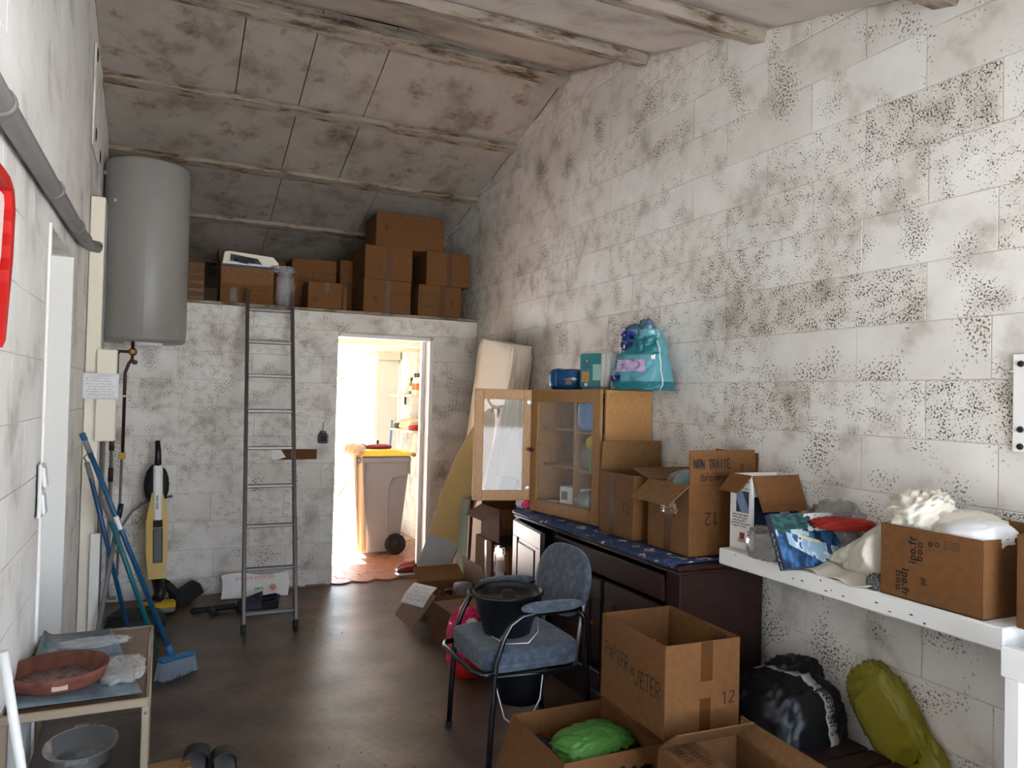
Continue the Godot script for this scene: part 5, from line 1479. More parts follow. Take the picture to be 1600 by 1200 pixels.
func print_textures() -> void:
	mat("ink_blue_deep", "#16233f", 0.35)
	# loose painted boat scene: sky and trees above, boat and water below
	var im := Image.create(192, 104, false, Image.FORMAT_RGB8)
	var n1 := FastNoiseLite.new()
	n1.seed = 3
	n1.frequency = 0.035
	n1.fractal_octaves = 4
	var cols := {}
	for j in 104:
		for i in 192:
			var u := i / 191.0
			var v := j / 103.0
			var a := n1.get_noise_2d(i * 1.0, j * 1.8)
			var b := n1.get_noise_2d(i * 0.9 + 300, j * 0.5)
			var c := Color("#17363a").lerp(Color("#2c5a52"), clampf(a * 2.0 + 0.5, 0, 1))
			if v < 0.34 and absf(u - 0.62) < 0.16 + a * 0.2:
				c = Color("#cfd2cf")
			if v > 0.36:
				c = Color("#16304f").lerp(Color("#3f6f9f"), clampf(b * 2.2 + 0.4, 0, 1))
			if v > 0.30 and v < 0.44 and u < 0.36 + a * 0.1:
				c = c.lerp(Color("#a9c3c9"), clampf(b * 3.0, 0, 1))
			var boat := (u - 0.12) * 0.55 + 0.34
			if v > boat and v < boat + 0.18 + u * 0.5 and u > 0.12 and u < 0.72:
				c = Color("#8fb2c9").lerp(Color("#dfe7e6"), clampf(b * 3.0 + 0.45, 0, 1))
				if b > 0.2:
					c = Color("#2a5584")
			if u > 0.25 and u < 0.5 and absf(v - (0.28 + u * 0.55)) < 0.03:
				c = Color("#d8cc96")
			if u > 0.70 and v > 0.42 and a < -0.1:
				c = Color("#0e1a2c")
			im.set_pixel(i, j, c)
	mat("boat_print", "#ffffff", 0.25)
	M.boat_print.albedo_texture = ImageTexture.create_from_image(im)
	var roof := Image.create(48, 56, false, Image.FORMAT_RGB8)
	var chair := Image.create(48, 40, false, Image.FORMAT_RGB8)
	for j in 56:
		for i in 48:
			var d := i - j * 0.55
			var c := Color("#34394a")
			if d > -12 and d < 22:
				c = Color("#9fb0cf") if int(d + 60) % 7 > 2 else Color("#56648a")
			roof.set_pixel(i, j, c)
			if j < 40:
				var k := Color("#e9e6e1")
				if (j > 4 and j < 24 and i > 14 and i < 36) or (j > 22 and j < 34 and absf(i - 24 - sin(j) * 3.0) < 17 and (i + j) % 9 > 3):
					k = Color("#7b3325")
				chair.set_pixel(i, j, k)
	mat("photo_roof", "#ffffff", 0.4, {tex = ImageTexture.create_from_image(roof), scale = Vector3(13.0, 11.0, 13.0), off = Vector3(0.5, 0.5, 0.5)})
	mat("photo_chair", "#ffffff", 0.4, {tex = ImageTexture.create_from_image(chair), scale = Vector3(15.0, 18.0, 15.0), off = Vector3(0.5, 0.5, 0.5)})
	mat("speckled", "#ffffff", 0.9, {tex = noise(0.2, 2, [[0.0, "#141414"], [0.6, "#1c1b1b"], [0.66, "#b5b0a8"], [1.0, "#d8d4cc"]], 256, 97), scale = 6.0})


# ---------------------------------------------------------------- chair and the things on the floor
func commode_chair() -> void:
	var o := thing("armchair", "blue velour armchair with black tube frame carrying a black pail", "chair", Vector3(1.50, 0, -3.07), -90)
	for k in [-1, 1]:
		var x: float = 0.235 * k
		part("leg", mb().sm().tube([Vector3(x, 0, 0.245), Vector3(x, 0.20, 0.236), Vector3(x, 0.445, 0.222), Vector3(x, 0.545, 0.188), Vector3(x, 0.600, 0.155), Vector3(x, 0.630, 0.105), Vector3(x, 0.637, 0.05), Vector3(x, 0.637, -0.18)], 0.0125, 14), "black_metal", o)
		part("leg", mb().sm().tube([Vector3(x, 0.637, -0.16), Vector3(x, 0.60, -0.195), Vector3(x, 0.40, -0.21), Vector3(x, 0.0, -0.245)], 0.0125, 14), "black_metal", o)
		part("back_post", mb().sm().tube([Vector3(x * 0.72, 0.36, -0.19), Vector3(x * 0.72, 0.66, -0.235)], 0.009, 10), "steel", o)
		part("armrest", mb().blob(Vector3(x, 0.662, -0.035), Vector3(0.032, 0.022, 0.145), 0.75), "velour", o)
		part("foot_tip", mb().sm().tube([Vector3(x, 0.0, 0.245), Vector3(x, 0.03, 0.244)], 0.0155, 12), "rubber", o)
		part("foot_tip", mb().sm().tube([Vector3(x, 0.0, -0.245), Vector3(x, 0.03, -0.243)], 0.0155, 12), "rubber", o)
	part("front_bar", mb().sm().tube([Vector3(-0.235, 0.405, 0.225), Vector3(-0.225, 0.405, 0.275), Vector3(-0.17, 0.405, 0.30), Vector3(0.17, 0.405, 0.30), Vector3(0.225, 0.405, 0.275), Vector3(0.235, 0.405, 0.225)], 0.0125, 12), "black_metal", o)
	part("side_bar", mb().sm().tube([Vector3(0.235, 0.39, 0.22), Vector3(0.235, 0.38, -0.205)], 0.010, 10), "black_metal", o)
	part("side_bar", mb().sm().tube([Vector3(-0.235, 0.39, 0.22), Vector3(-0.235, 0.38, -0.205)], 0.010, 10), "black_metal", o)
	part("cross_bar", mb().sm().tube([Vector3(-0.235, 0.38, -0.205), Vector3(0.235, 0.38, -0.205)], 0.010, 10), "black_metal", o)
	part("seat", mb().blob(Vector3(0, 0.455, 0.03), Vector3(0.225, 0.038, 0.235), 0.33, 0.0, 1.0, 0, -99.0, 56, 24), "velour", o)
	part("seat_base", mb().blob(Vector3(0, 0.415, 0.03), Vector3(0.222, 0.022, 0.230), 0.3, 0.0, 1.0, 0, -99.0, 56, 16), "velour", o)
	var poly := []
	for k in 40:
		var a := TAU * k / 40.0
		var px := signf(cos(a)) * pow(absf(cos(a)), 0.75) * 0.238
		var py := signf(sin(a)) * pow(absf(sin(a)), 0.85) * (0.17 if sin(a) > 0 else 0.155)
		poly.append(Vector2(px * (1.0 if sin(a) > 0 else 1.0 - 0.18 * pow(absf(sin(a)), 2.0)), py))
	var bk := mb()
	bk.sm().grid(func(u, v):
		var k: float = fposmod(u, 1.0) * 40.0
		var i := int(k) % 40
		var p: Vector2 = poly[i].lerp(poly[(i + 1) % 40], k - int(k))
		var ph: float = (v - 0.5) * PI
		var sh: float = pow(maxf(cos(ph), 0.0), 0.28)
		var zz: float = signf(ph) * 0.027 * pow(absf(sin(ph)), 0.8)
		return Vector3(p.x * sh, p.y * sh, zz + 0.16 * p.x * p.x * sh * sh), 80, 30)
	part("backrest", bk, "velour", o, Vector3(-0.045, 0.69, -0.245), Vector3(-13, 0, 0))
	part("worn_tube", mb().sm().tube([Vector3(0.14, 0.375, -0.18), Vector3(0.16, 0.37, -0.28), Vector3(0.17, 0.33, -0.36), Vector3(0.175, 0.24, -0.40), Vector3(0.175, 0.02, -0.42)], 0.014, 10), "black_metal", o)

	var p := thing("pail", "black plastic pail with a lid and wire handle sitting on the blue armchair", "pail", Vector3(1.435, 0.493, -3.07), -55)
	var pr := []
	part("body", mb().sm().lathe([Vector2(0, 0), Vector2(0.095, 0), Vector2(0.105, 0.006), Vector2(0.118, 0.06), Vector2(0.128, 0.075), Vector2(0.150, 0.17), Vector2(0.158, 0.175), Vector2(0.160, 0.19), Vector2(0.152, 0.192), Vector2(0.146, 0.185), Vector2(0.12, 0.075), Vector2(0, 0.07)], 56, 1.0, 1.05), "black_plastic", p)
	var lip := func(u: float, v: float) -> Vector3:
		var a := lerpf(-1.25, 1.25, u)
		var r := 0.155 + 0.055 * v * (1.0 - pow(absf(a) / 1.25, 1.5))
		return Vector3(sin(a) * r, 0.18 + 0.012 * v, cos(a) * r * 1.05)
	part("lip", mb().sm().sheet(lip, 24, 4, Vector3(0, 0.006, 0)), "black_plastic", p)
	part("lid", mb(Vector3(0, 0.168, 0)).sm().lathe([Vector2(0.143, -0.006), Vector2(0.143, 0.004), Vector2(0.128, 0.008), Vector2(0.118, -0.010), Vector2(0.045, -0.014), Vector2(0.03, -0.014), Vector2(0.027, 0.016), Vector2(0.02, 0.020), Vector2(0, 0.020)], 48), "black_plastic", p)
	part("handle", mb().sm().tube([Vector3(0.15, 0.15, 0.02), Vector3(0.175, 0.11, 0.04), Vector3(0.195, 0.055, 0.07), Vector3(0.17, 0.012, 0.11), Vector3(0.09, 0.008, 0.165), Vector3(0.02, 0.03, 0.17)], 0.003, 8), "steel", p)

	var p2 := thing("pail", "black plastic pail with a pale wire handle hanging under the blue armchair", "pail", Vector3(1.52, 0.0, -3.11), 0)
	part("body", mb(Vector3(0, 0.17, 0)).sm().lathe([Vector2(0, 0), Vector2(0.10, 0), Vector2(0.11, 0.008), Vector2(0.135, 0.19), Vector2(0.142, 0.20), Vector2(0.142, 0.21), Vector2(0.130, 0.21), Vector2(0.105, 0.012), Vector2(0, 0.010)], 48), "black_plastic", p2)
	part("handle", mb().sm().tube([Vector3(-0.14, 0.35, 0.02), Vector3(-0.145, 0.25, 0.08), Vector3(-0.13, 0.15, 0.13), Vector3(-0.085, 0.115, 0.16), Vector3(-0.02, 0.15, 0.165), Vector3(0.03, 0.22, 0.155), Vector3(0.05, 0.33, 0.14)], 0.003, 8), "white_gloss", p2)


func floor_things() -> void:
	# cartons by the opening
	var s := Vector3(0.36, 0.245, 0.40)
	var b := carton("battered open carton with a sheet of paper on its flap, nearest the back opening", "", Vector3(1.825, 0, -4.82), 0, s, [["l", 142, 0.26, "card_pale"], ["r", -12, 0.17, "card_pale"], ["b", 62, 0.16, "card_pale"]])
	var pa := thing("letter", "white handwritten letter lying on the flap of the battered carton", "paper", Vector3(1.602, 0.185, -4.78))
	pa.rotation_degrees = Vector3(-52, -62, 0)
	part("sheet", mb().sm().sheet(func(u, v): return Vector3((u - 0.5) * 0.21, (v - 0.5) * 0.17, 0.052 + 0.012 * sin(v * 3.0)), 8, 8, Vector3(0, 0, 0.0006)), "paper", pa)
	lines(pa, Transform3D(Basis(), Vector3(0, 0, 0.067)), 0.16, 0.13, 4, "ink_blue", 22, 0.0016, "handwriting")
	var jar := thing("tin", "short pale round tin in the battered open carton", "tin", Vector3(1.90, 0.006, -4.80))
	part("body", mb().sm().lathe([Vector2(0, 0), Vector2(0.065, 0), Vector2(0.066, 0.24), Vector2(0.060, 0.262), Vector2(0, 0.264)], 32), "grey_plastic", jar)
	solo("cable", "thin pale cable curled over the edge of the battered carton", "cable", mb().sm().tube([Vector3(1.72, 0.20, -4.72), Vector3(1.735, 0.262, -4.70), Vector3(1.77, 0.275, -4.67), Vector3(1.80, 0.24, -4.69), Vector3(1.79, 0.19, -4.74)], 0.006, 8), "clear_tape")
	solo("brown_paper", "crumpled brown packing paper filling the battered open carton", "paper", mb().blob(Vector3(0, 0.05, 0), Vector3(0.09, 0.13, 0.14), 0.8, 0.2, 2.3, 51, 0.0), "card_dark", Vector3(1.745, 0.006, -4.86))
	s = Vector3(0.36, 0.235, 0.33)
	b = carton("closed carton with handwriting on its top, half hidden behind the blue armchair", "", Vector3(1.79, 0, -4.40), 3, s)
	scrawl(b, face(s, "l", 0.0, 0.02), "PAPIER", 0.045, "ink_brown", 0.004, "handwriting", 0.7)
	lines(b, face(s, "t", -0.03, 0.02, 90), 0.16, 0.12, 3, "ink_black", 5, 0.003, "handwriting")
	# cartons stacked at the foot of the mattress
	s = Vector3(0.26, 0.525, 0.30)
	b = carton("tall brown carton with a torn tape strip, behind the stacked carton at the mattress foot", "", Vector3(2.28, 0, -5.045), 0, s)
	slab_on(b, "tape", s, "l", 0.05, 0.12, 0.03, 0.26, "clear_tape", 3)
	outline(b, face(s, "f", 0.03, 0.05), 0.16, 0.10)
	s = Vector3(0.28, 0.50, 0.26)
	b = carton("brown carton with creased shiny tape, under the open carton beside the sideboard", "", Vector3(2.30, 0, -4.76), 0, s)
	part("tape", mb(Vector3(-0.142, 0.40, 0.0)).blob(Vector3.ZERO, Vector3(0.003, 0.10, 0.10), 0.5, 0.15, 3.0, 4), "clear_tape", b)
	slab_on(b, "tape", s, "f", -0.09, 0.10, 0.05, 0.28, "clear_tape", 2)
	s = Vector3(0.30, 0.235, 0.33)
	b = carton("open carton with a creased flap hanging out, on top beside the open glass door", "", Vector3(2.30, 0.530, -4.93), 0, s, [["l", 118, 0.15, "card_dark"], ["f", 150, 0.14], ["b", 20, 0.06]], "card_dark")
	slab_on(b, "strip", s, "f", 0.0, -0.085, 0.296, 0.05, "black_matte")
	# red shoes by the opening
	for k in 2:
		var c := thing("red_shoe", ["dark red slip-on shoe with a pale sole, nearer the battered carton", "dark red slip-on shoe behind the other one at the edge of the tiles"][k], "shoe", Vector3(1.965 + 0.04 * k, 0.014, -6.18 - 0.13 * k), 6)
		part("sole", mb(Vector3(0, 0.014, 0)).box(Vector3(0.27, 0.028, 0.095), Vector3.ZERO, 0.0135), "white_gloss", c)
		part("upper", mb().blob(Vector3(0.0, 0.03, 0), Vector3(0.128, 0.055, 0.045), 0.8, 0.0, 1.0, 0, 0.028), "red_dark", c)
		part("opening", mb().blob(Vector3(0.05, 0.068, 0), Vector3(0.062, 0.02, 0.032), 0.9), "black_matte", c)
	# pink bag
	var pb := thing("pink_bag", "bright pink and red plastic carrier bag on the floor behind the armchair", "bag", Vector3(1.555, 0, -3.92))
	part("body", mb().blob(Vector3(0, 0.16, 0), Vector3(0.075, 0.16, 0.09), 0.7, 0.10, 2.4, 61, 0.0), "pink", pb)
	part("lower_print", mb().blob(Vector3(0.02, 0.06, 0.02), Vector3(0.085, 0.07, 0.095), 0.7, 0.08, 2.4, 62, 0.0), "red_plastic", pb)
	part("gathered_top", mb().blob(Vector3(0.02, 0.31, 0), Vector3(0.06, 0.045, 0.05), 0.9, 0.35, 2.4, 63), "pink", pb)
	part("white_print", mb().blob(Vector3(0.03, 0.29, 0.055), Vector3(0.03, 0.025, 0.02), 0.8, 0.25, 2.4, 64), "paper", pb)

	# carton with the green bag
	s = Vector3(0.43, 0.245, 0.45)
	b = carton("open carton on the floor holding a green plastic bag", "", Vector3(1.555, 0, -2.575), 0, s, [["l", 160, 0.21, "card"], ["r", 62, 0.12, "card"]], "card")
	var gb := thing("green_bag", "bright green plastic bag with a small red mark lying in the open carton", "bag", Vector3(1.575, 0.175, -2.545), 12)
	var gf := mb().lump(Vector3.ZERO, Vector3(0.165, 0.075, 0.115), 0.72, 0.085, 2.0, 70)
	part("film", mb().sm().grid(gf, 64, 40), "green_bag", gb)
	part("red_mark", mb(Vector3(-0.105, 0.038, -0.035), Vector3(0, 0, 24)).blob(Vector3.ZERO, Vector3(0.024, 0.014, 0.02), 0.9), "red_plastic", gb)
	solo("navy_cloth", "dark navy cloth in the left of the carton with the green bag", "cloth", mb().blob(Vector3(0, 0.08, 0), Vector3(0.05, 0.10, 0.18), 0.7, 0.12, 2.2, 72, 0.0), "navy", Vector3(1.40, 0.007, -2.60))
	solo("white_sheet", "folded white sheet under the green bag in the open carton", "cloth", mb().blob(Vector3(0, 0.05, 0), Vector3(0.15, 0.065, 0.19), 0.6, 0.08, 2.2, 73, 0.0), "white_cloth", Vector3(1.605, 0.007, -2.55))
	solo("black_film", "black plastic sheeting stuffed into the near side of the green bag carton", "bag", mb().blob(Vector3(0, 0.09, 0), Vector3(0.12, 0.10, 0.05), 0.7, 0.25, 2.4, 74, 0.0), "bag_black", Vector3(1.64, 0.007, -2.395))
	# under the big open carton: a carton with a wooden bowl on it
	s = Vector3(0.30, 0.245, 0.40)
	b = carton("brown carton on the floor under the wooden bowl", "", Vector3(1.935, 0, -2.41), 0, s)
	var wb := thing("wooden_bowl", "round brown wooden bowl squeezed under the carton marked papier à jeter", "bowl", Vector3(1.845, 0.246, -2.435))
	part("bowl", mb().sm().lathe([Vector2(0, 0), Vector2(0.10, 0), Vector2(0.12, 0.01), Vector2(0.185, 0.085), Vector2(0.192, 0.092), Vector2(0.182, 0.094), Vector2(0.12, 0.018), Vector2(0, 0.014)], 56), mat("bowl_wood", "#7a4324", 0.4), wb)
	# big open carton
	s = Vector3(0.335, 0.335, 0.445)
	b = carton("tall open carton with PAPIER À JETER written in black on its side", "", Vector3(1.822, 0.341, -2.405), -1.5, s, [["r", 178, 0.01]])
	slab_on(b, "tape", s, "f", 0.015, 0.095, 0.052, 0.145, "tape")
	slab_on(b, "tape", s, "f", 0.01, -0.10, 0.048, 0.12, "tape", -1)
	letters(b, face(s, "f", 0.115, -0.05), "12", 0.045, "ink_red")
	scrawl(b, face(s, "l", -0.10, 0.030, -5), "PAPIER", 0.056, "ink_black", 0.0046, "handwriting", 0.66)
	scrawl(b, face(s, "l", 0.015, 0.015, 0), "a", 0.034, "ink_black", 0.0046, "handwriting", 0.8)
	scrawl(b, face(s, "l", 0.118, -0.004, -3), "JETER", 0.06, "ink_black", 0.0046, "handwriting", 0.7)
	var ri := Transform3D(Basis(Vector3.UP, -PI / 2), Vector3(s.x / 2 - 0.0065, s.y - 0.035, 0.12))
	scrawl(b, ri, "FOURNI", 0.04, "ink_black", 0.0035, "handwriting", 0.7)
	solo("paper_sheet", "corner of a white sheet standing up inside the tall open carton", "paper", mb().prism([Vector2(-0.06, 0.0), Vector2(0.05, 0.0), Vector2(0.02, 0.265), Vector2(-0.03, 0.225)], 0, 0.001), "paper", Vector3(1.765, 0.348, -2.43), 25)
	# carton of crockery at the bottom edge
	s = Vector3(0.34, 0.335, 0.50)
	b = carton("half open carton at the bottom edge with Vaisselle written on its closed flap", "", Vector3(1.762, 0, -1.905), -3, s, [["l", -88, 0.14], ["r", 12, 0.07, "card_pale"], ["b", -50, 0.13]])
	var fl := b.get_node("flap")
	scrawl(fl, Transform3D(Basis(), Vector3(-0.15, 0.095, 0.0032)), "Vaisselle", 0.034, "ink_black", 0.0045, "handwriting", 0.66)
	scrawl(fl, Transform3D(Basis(), Vector3(-0.165, 0.042, 0.0032)), "TRAITE", 0.034, "ink_black", 0.0045, "handwriting", 0.7)
	var pl := thing("plates", "stack of pale plates wrapped inside the crockery carton", "plates", Vector3(1.79, 0.006, -1.90))
	part("stack", mb().sm().lathe([Vector2(0, 0), Vector2(0.10, 0), Vector2(0.125, 0.03), Vector2(0.125, 0.20), Vector2(0.11, 0.215), Vector2(0, 0.20)], 36), "paper", pl)

	# bundles under the shelf
	var bg := thing("black_bag", "large black plastic refuse bag bound with a band of pale lettered tape", "bag", Vector3(2.24, 0, -2.20))
	var f := mb().lump(Vector3(0, 0.24, 0), Vector3(0.20, 0.255, 0.17), 0.62, 0.06, 2.2, 81, 0.0)
	part("film", mb().sm().grid(f, 64, 40), "bag_black", bg)
	var path := []
	for k in 24:
		path.append(f.call(0.02, lerpf(0.40, 0.985, k / 23.0)))
	for k in 8:
		path.append(f.call(0.52, lerpf(0.985, 0.80, k / 7.0)))
	var side := Vector3(0.992, 0, -0.125)
	part("tape", mb().sm().sheet(func(u, v):
		var q: float = clampf(v, 0.0, 0.9999) * 31.0
		var p: Vector3 = path[int(q)].lerp(path[mini(int(q) + 1, 31)], q - int(q))
		return p + (p - Vector3(0, 0.2, 0)).normalized() * 0.003 + side * (u - 0.5) * 0.05, 2, 62, Vector3(0, 0.0012, 0.0012)), mat("pale_tape", "#8f8a80", 0.45), bg)
	for k in 10:
		var i := 6 + k
		var up: Vector3 = (path[i + 1] - path[i - 1]).normalized()
		var nn := side.cross(up).normalized()
		if nn.z < 0:
			nn = -nn
		scrawl(bg, Transform3D(Basis(up * -1.0, side, nn) if (up * -1.0).cross(side).dot(nn) > 0 else Basis(up, -side, nn), path[i] + (path[i] - Vector3(0, 0.2, 0)).normalized() * 0.0065), "RANGEMENTS"[9 - k], 0.030, "ink_black", 0.004)
	part("gathered_top", mb().blob(Vector3(0.08, 0.47, -0.04), Vector3(0.10, 0.06, 0.08), 0.8, 0.2, 2.4, 82), "bag_black", bg)
	solo("shadow_lump", "added black lump for the shadow between the sideboard end and the taped bag", "bag", mb().blob(Vector3(0, 0.16, 0), Vector3(0.13, 0.22, 0.10), 0.65, 0.10, 2.3, 84, 0.0), "bag_black", Vector3(2.36, 0, -2.462))  # added dark lump, stands in for the shadow in this gap
	var yb := thing("yellow_bag", "translucent yellow plastic bag slumped against the wall under the shelf", "bag", Vector3(2.447, 0.0, -1.93))
	part("film", mb(Vector3(-0.005, 0.42, 0.02), Vector3(-38, 0, 0)).blob(Vector3.ZERO, Vector3(0.045, 0.17, 0.115), 0.72, 0.12, 1.7, 86, -9.0, 56, 40), "bag_yellow", yb)
	part("tail", mb(Vector3(0.005, 0.24, 0.21), Vector3(-30, 0, 0)).blob(Vector3.ZERO, Vector3(0.036, 0.19, 0.075), 0.8, 0.13, 1.6, 87, -9.0, 48, 36), "bag_yellow", yb)
	var sb := thing("slatted_stool", "low dark brown stool with a slatted top under the shelf", "stool", Vector3(2.275, 0, -1.80))
	for k in 5:
		part("slat", mb(Vector3(0, 0.275, -0.20 + k * 0.098)).box(Vector3(0.26, 0.02, 0.086), Vector3.ZERO, 0.003), "dark_slat", sb)
	for k in [-1, 1]:
		part("apron", mb(Vector3(k * 0.115, 0.245, 0)).box(Vector3(0.02, 0.04, 0.46), Vector3.ZERO, 0.002), "dark_slat", sb)
		for q in [-1, 1]:
			part("leg", mb(Vector3(k * 0.105, 0.132, q * 0.21)).box(Vector3(0.035, 0.264, 0.035), Vector3.ZERO, 0.003), "dark_slat", sb)


func small_litter() -> void:
	rng.seed = 101
	var g := mb()
	for k in 70:
		g.at(Vector3(rng.randf_range(0.2, 1.9), 0.0015, rng.randf_range(-5.6, -2.6)), Vector3(0, rng.randf() * 360, 0))
		g.box(Vector3(rng.randf_range(0.003, 0.014), 0.003, rng.randf_range(0.002, 0.006)))
	var o := solo("floor_litter", "scattered dark crumbs and leaf bits on the concrete floor", "litter", g, "copper")
	o.set_meta("kind", "stuff")


# ---------------------------------------------------------------- corner: mattress, ironing board, broom
func corner() -> void:
	var m := thing("mattress", "pale striped mattress in a loose cover leaning in the corner by the opening", "mattress", Vector3(2.335, 0.0, -5.66))
	m.rotation_degrees = Vector3(9.6, 0, -2.6)
	nz.seed = 12
	nz.frequency = 1.0
	var fm := mb().lump(Vector3(0, 1.02, 0), Vector3(0.075, 1.0, 0.385), 0.16, 0.0, 1.0, 0)
	part("body", mb().sm().grid(func(u, v):
		var p: Vector3 = fm.call(u, v)
		var w := nz.get_noise_3d(p.x * 4.0, p.y * 1.2, p.z * 9.0)
		p.x += -0.008 + 0.012 * w + 0.003 * sin(p.z * 160.0)
		return p, 120, 60), "mattress", m)
	part("loose_cover", mb().sm().sheet(func(u, v):
		var yy: float = 2.03 - 1.0 * v
		var zz: float = 0.30 + 0.10 * u + 0.05 * v * u
		return Vector3(-0.085 - 0.03 * sin(u * 6.0 + v * 5.0) * u + 0.10 * u * u, yy, zz + 0.02 * sin(v * 9.0)), 10, 30, Vector3(-0.003, 0, 0)), "mattress", m)
	part("latch", mb(Vector3(-0.085, 0.83, 0.16)).box(Vector3(0.02, 0.03, 0.09), Vector3.ZERO, 0.003), "black_metal", m)
	part("lower_seam", mb(Vector3(-0.083, 0.88, 0.12)).box(Vector3(0.012, 0.018, 0.40), Vector3.ZERO, 0.005), "mattress", m)

	var bs := Vector3(1.985, 0.10, -5.74)
	var tp := Vector3(2.255, 1.455, -5.20)
	var ay := (tp - bs).normalized()
	var ax := Vector3(0.9065, 0.0, 0.4224)
	ax = (ax - ay * ax.dot(ay)).normalized()
	var az := ax.cross(ay)
	var ib := thing("ironing_board", "ironing board with a yellow patterned cover leaning against the mattress", "ironing board", bs)
	ib.transform = Transform3D(Basis(ax, ay, az), bs)
	var ln := bs.distance_to(tp)
	var half := func(v: float) -> float:
		if v < 0.06:
			return 0.095 + 0.03 * sqrt(v / 0.06)
		if v < 0.45:
			return 0.125
		return 0.125 * pow(maxf(1.0 - pow((v - 0.45) / 0.55, 2.2), 0.0), 0.75) + 0.016
	var outl := func(v0: float, v1: float, grow: float) -> Array:
		var a := []
		for k in 29:
			var v := lerpf(v0, v1, k / 28.0)
			a.append(Vector2(half.call(v) + grow, v * ln))
		for k in 29:
			var v := lerpf(v1, v0, k / 28.0)
			a.append(Vector2(-half.call(v) - grow, v * ln))
		return a
	part("board", mb().prism(outl.call(0.0, 1.0, 0.0), -0.02, 0.0), "grey_plastic", ib)
	var im := Image.create(64, 64, false, Image.FORMAT_RGB8)
	for j in 64:
		for i in 64:
			var w := cos((i + j) * TAU / 16.0) + cos((i - j) * TAU / 16.0) - 0.4
			im.set_pixel(i, j, Color("#e0b46b").lerp(Color("#f0d29a"), clampf(w * 2.0 + 0.5, 0, 1)))
	mat("board_cover", "#ffffff", 0.85, {tex = ImageTexture.create_from_image(im), scale = 9.0})
	part("cover", mb().prism(outl.call(0.235, 1.0, 0.003), -0.022, 0.004), "board_cover", ib)
	part("cover_edge", mb().prism(outl.call(0.235, 1.0, 0.0035), -0.024, -0.004), mat("cover_brown", "#8a6236", 0.85), ib)
	part("foam_end", mb().prism(outl.call(0.02, 0.24, 0.002), -0.018, 0.003), mat("foam", "#c9c8c4", 0.9), ib)
	part("rim_tube", mb().sm().tube([Vector3(-0.12, 0.10, -0.012), Vector3(-0.115, 0.03, -0.012), Vector3(-0.07, -0.01, -0.012), Vector3(0.07, -0.01, -0.012), Vector3(0.115, 0.03, -0.012), Vector3(0.13, 0.12, -0.012)], 0.009, 10), "alu", ib)
	part("leg", mb().sm().tube([Vector3(0.128, 0.34, -0.035), Vector3(0.12, 0.02, -0.04), Vector3(0.06, -0.09, -0.04)], 0.012, 10), "black_metal", ib)
	part("leg", mb().sm().tube([Vector3(0.02, 0.05, -0.05), Vector3(0.02, -0.11, -0.05)], 0.012, 10), "black_metal", ib)
	part("iron_rest", mb().sm().tube([Vector3(-0.05, ln + 0.085, 0.0), Vector3(-0.045, ln + 0.06, 0.01), Vector3(-0.01, ln + 0.035, 0.02), Vector3(0.03, ln + 0.035, 0.02), Vector3(0.07, ln + 0.06, 0.01), Vector3(0.085, ln + 0.085, 0.0)], 0.011, 10), "steel", ib)
	part("tip_tube", mb().sm().tube([Vector3(0.0, ln - 0.03, -0.01), Vector3(0.01, ln + 0.04, 0.01)], 0.010, 10), "black_metal", ib)
	part("fold_leg", mb().sm().tube([Vector3(0.05, ln + 0.02, -0.03), Vector3(0.09, ln - 0.10, -0.06), Vector3(0.10, ln - 0.5, -0.06)], 0.010, 10), "black_metal", ib)

	var br := thing("broom", "thin broom with a dark red upper handle leaning beside the ironing board", "broom", Vector3(2.02, 0, -5.83))
	part("handle", mb().sm().tube([Vector3(0.0, 0.02, 0.0), Vector3(0.135, 0.62, 0.0)], 0.0115, 10), "black_plastic", br)
	part("grip", mb().sm().tube([Vector3(0.135, 0.62, 0.0), Vector3(0.228, 1.01, 0.0)], 0.012, 10), "red_dark", br)
	part("end_cap", mb().sm().tube([Vector3(0.226, 1.0, 0.0), Vector3(0.238, 1.05, 0.0)], 0.013, 10), "black_plastic", br)
	part("head", mb(Vector3(0.0, 0.035, 0.0)).box(Vector3(0.10, 0.05, 0.05), Vector3.ZERO, 0.01), "black_matte", br)
	var bd := thing("green_board", "narrow pale green board standing behind the tall carton at the mattress foot", "board", Vector3(2.11, 0, -5.42), 0)
	bd.rotation_degrees = Vector3(0, 0, -3)
	part("panel", mb(Vector3(0, 0.38, 0)).box(Vector3(0.018, 0.76, 0.16), Vector3.ZERO, 0.002), mat("pale_green", "#bfcdb9", 0.6), bd)
	var rs := thing("red_rod", "short dark red rod standing between the mattress and the cartons", "rod", Vector3(2.155, 0, -5.36))
	part("rod", mb().sm().tube([Vector3(0, 0, 0), Vector3(0.02, 0.76, 0.02)], 0.012, 10), "red_dark", rs)
	part("tip", mb().sm().tube([Vector3(0.0195, 0.74, 0.0195), Vector3(0.021, 0.79, 0.021)], 0.013, 10), "black_plastic", rs)


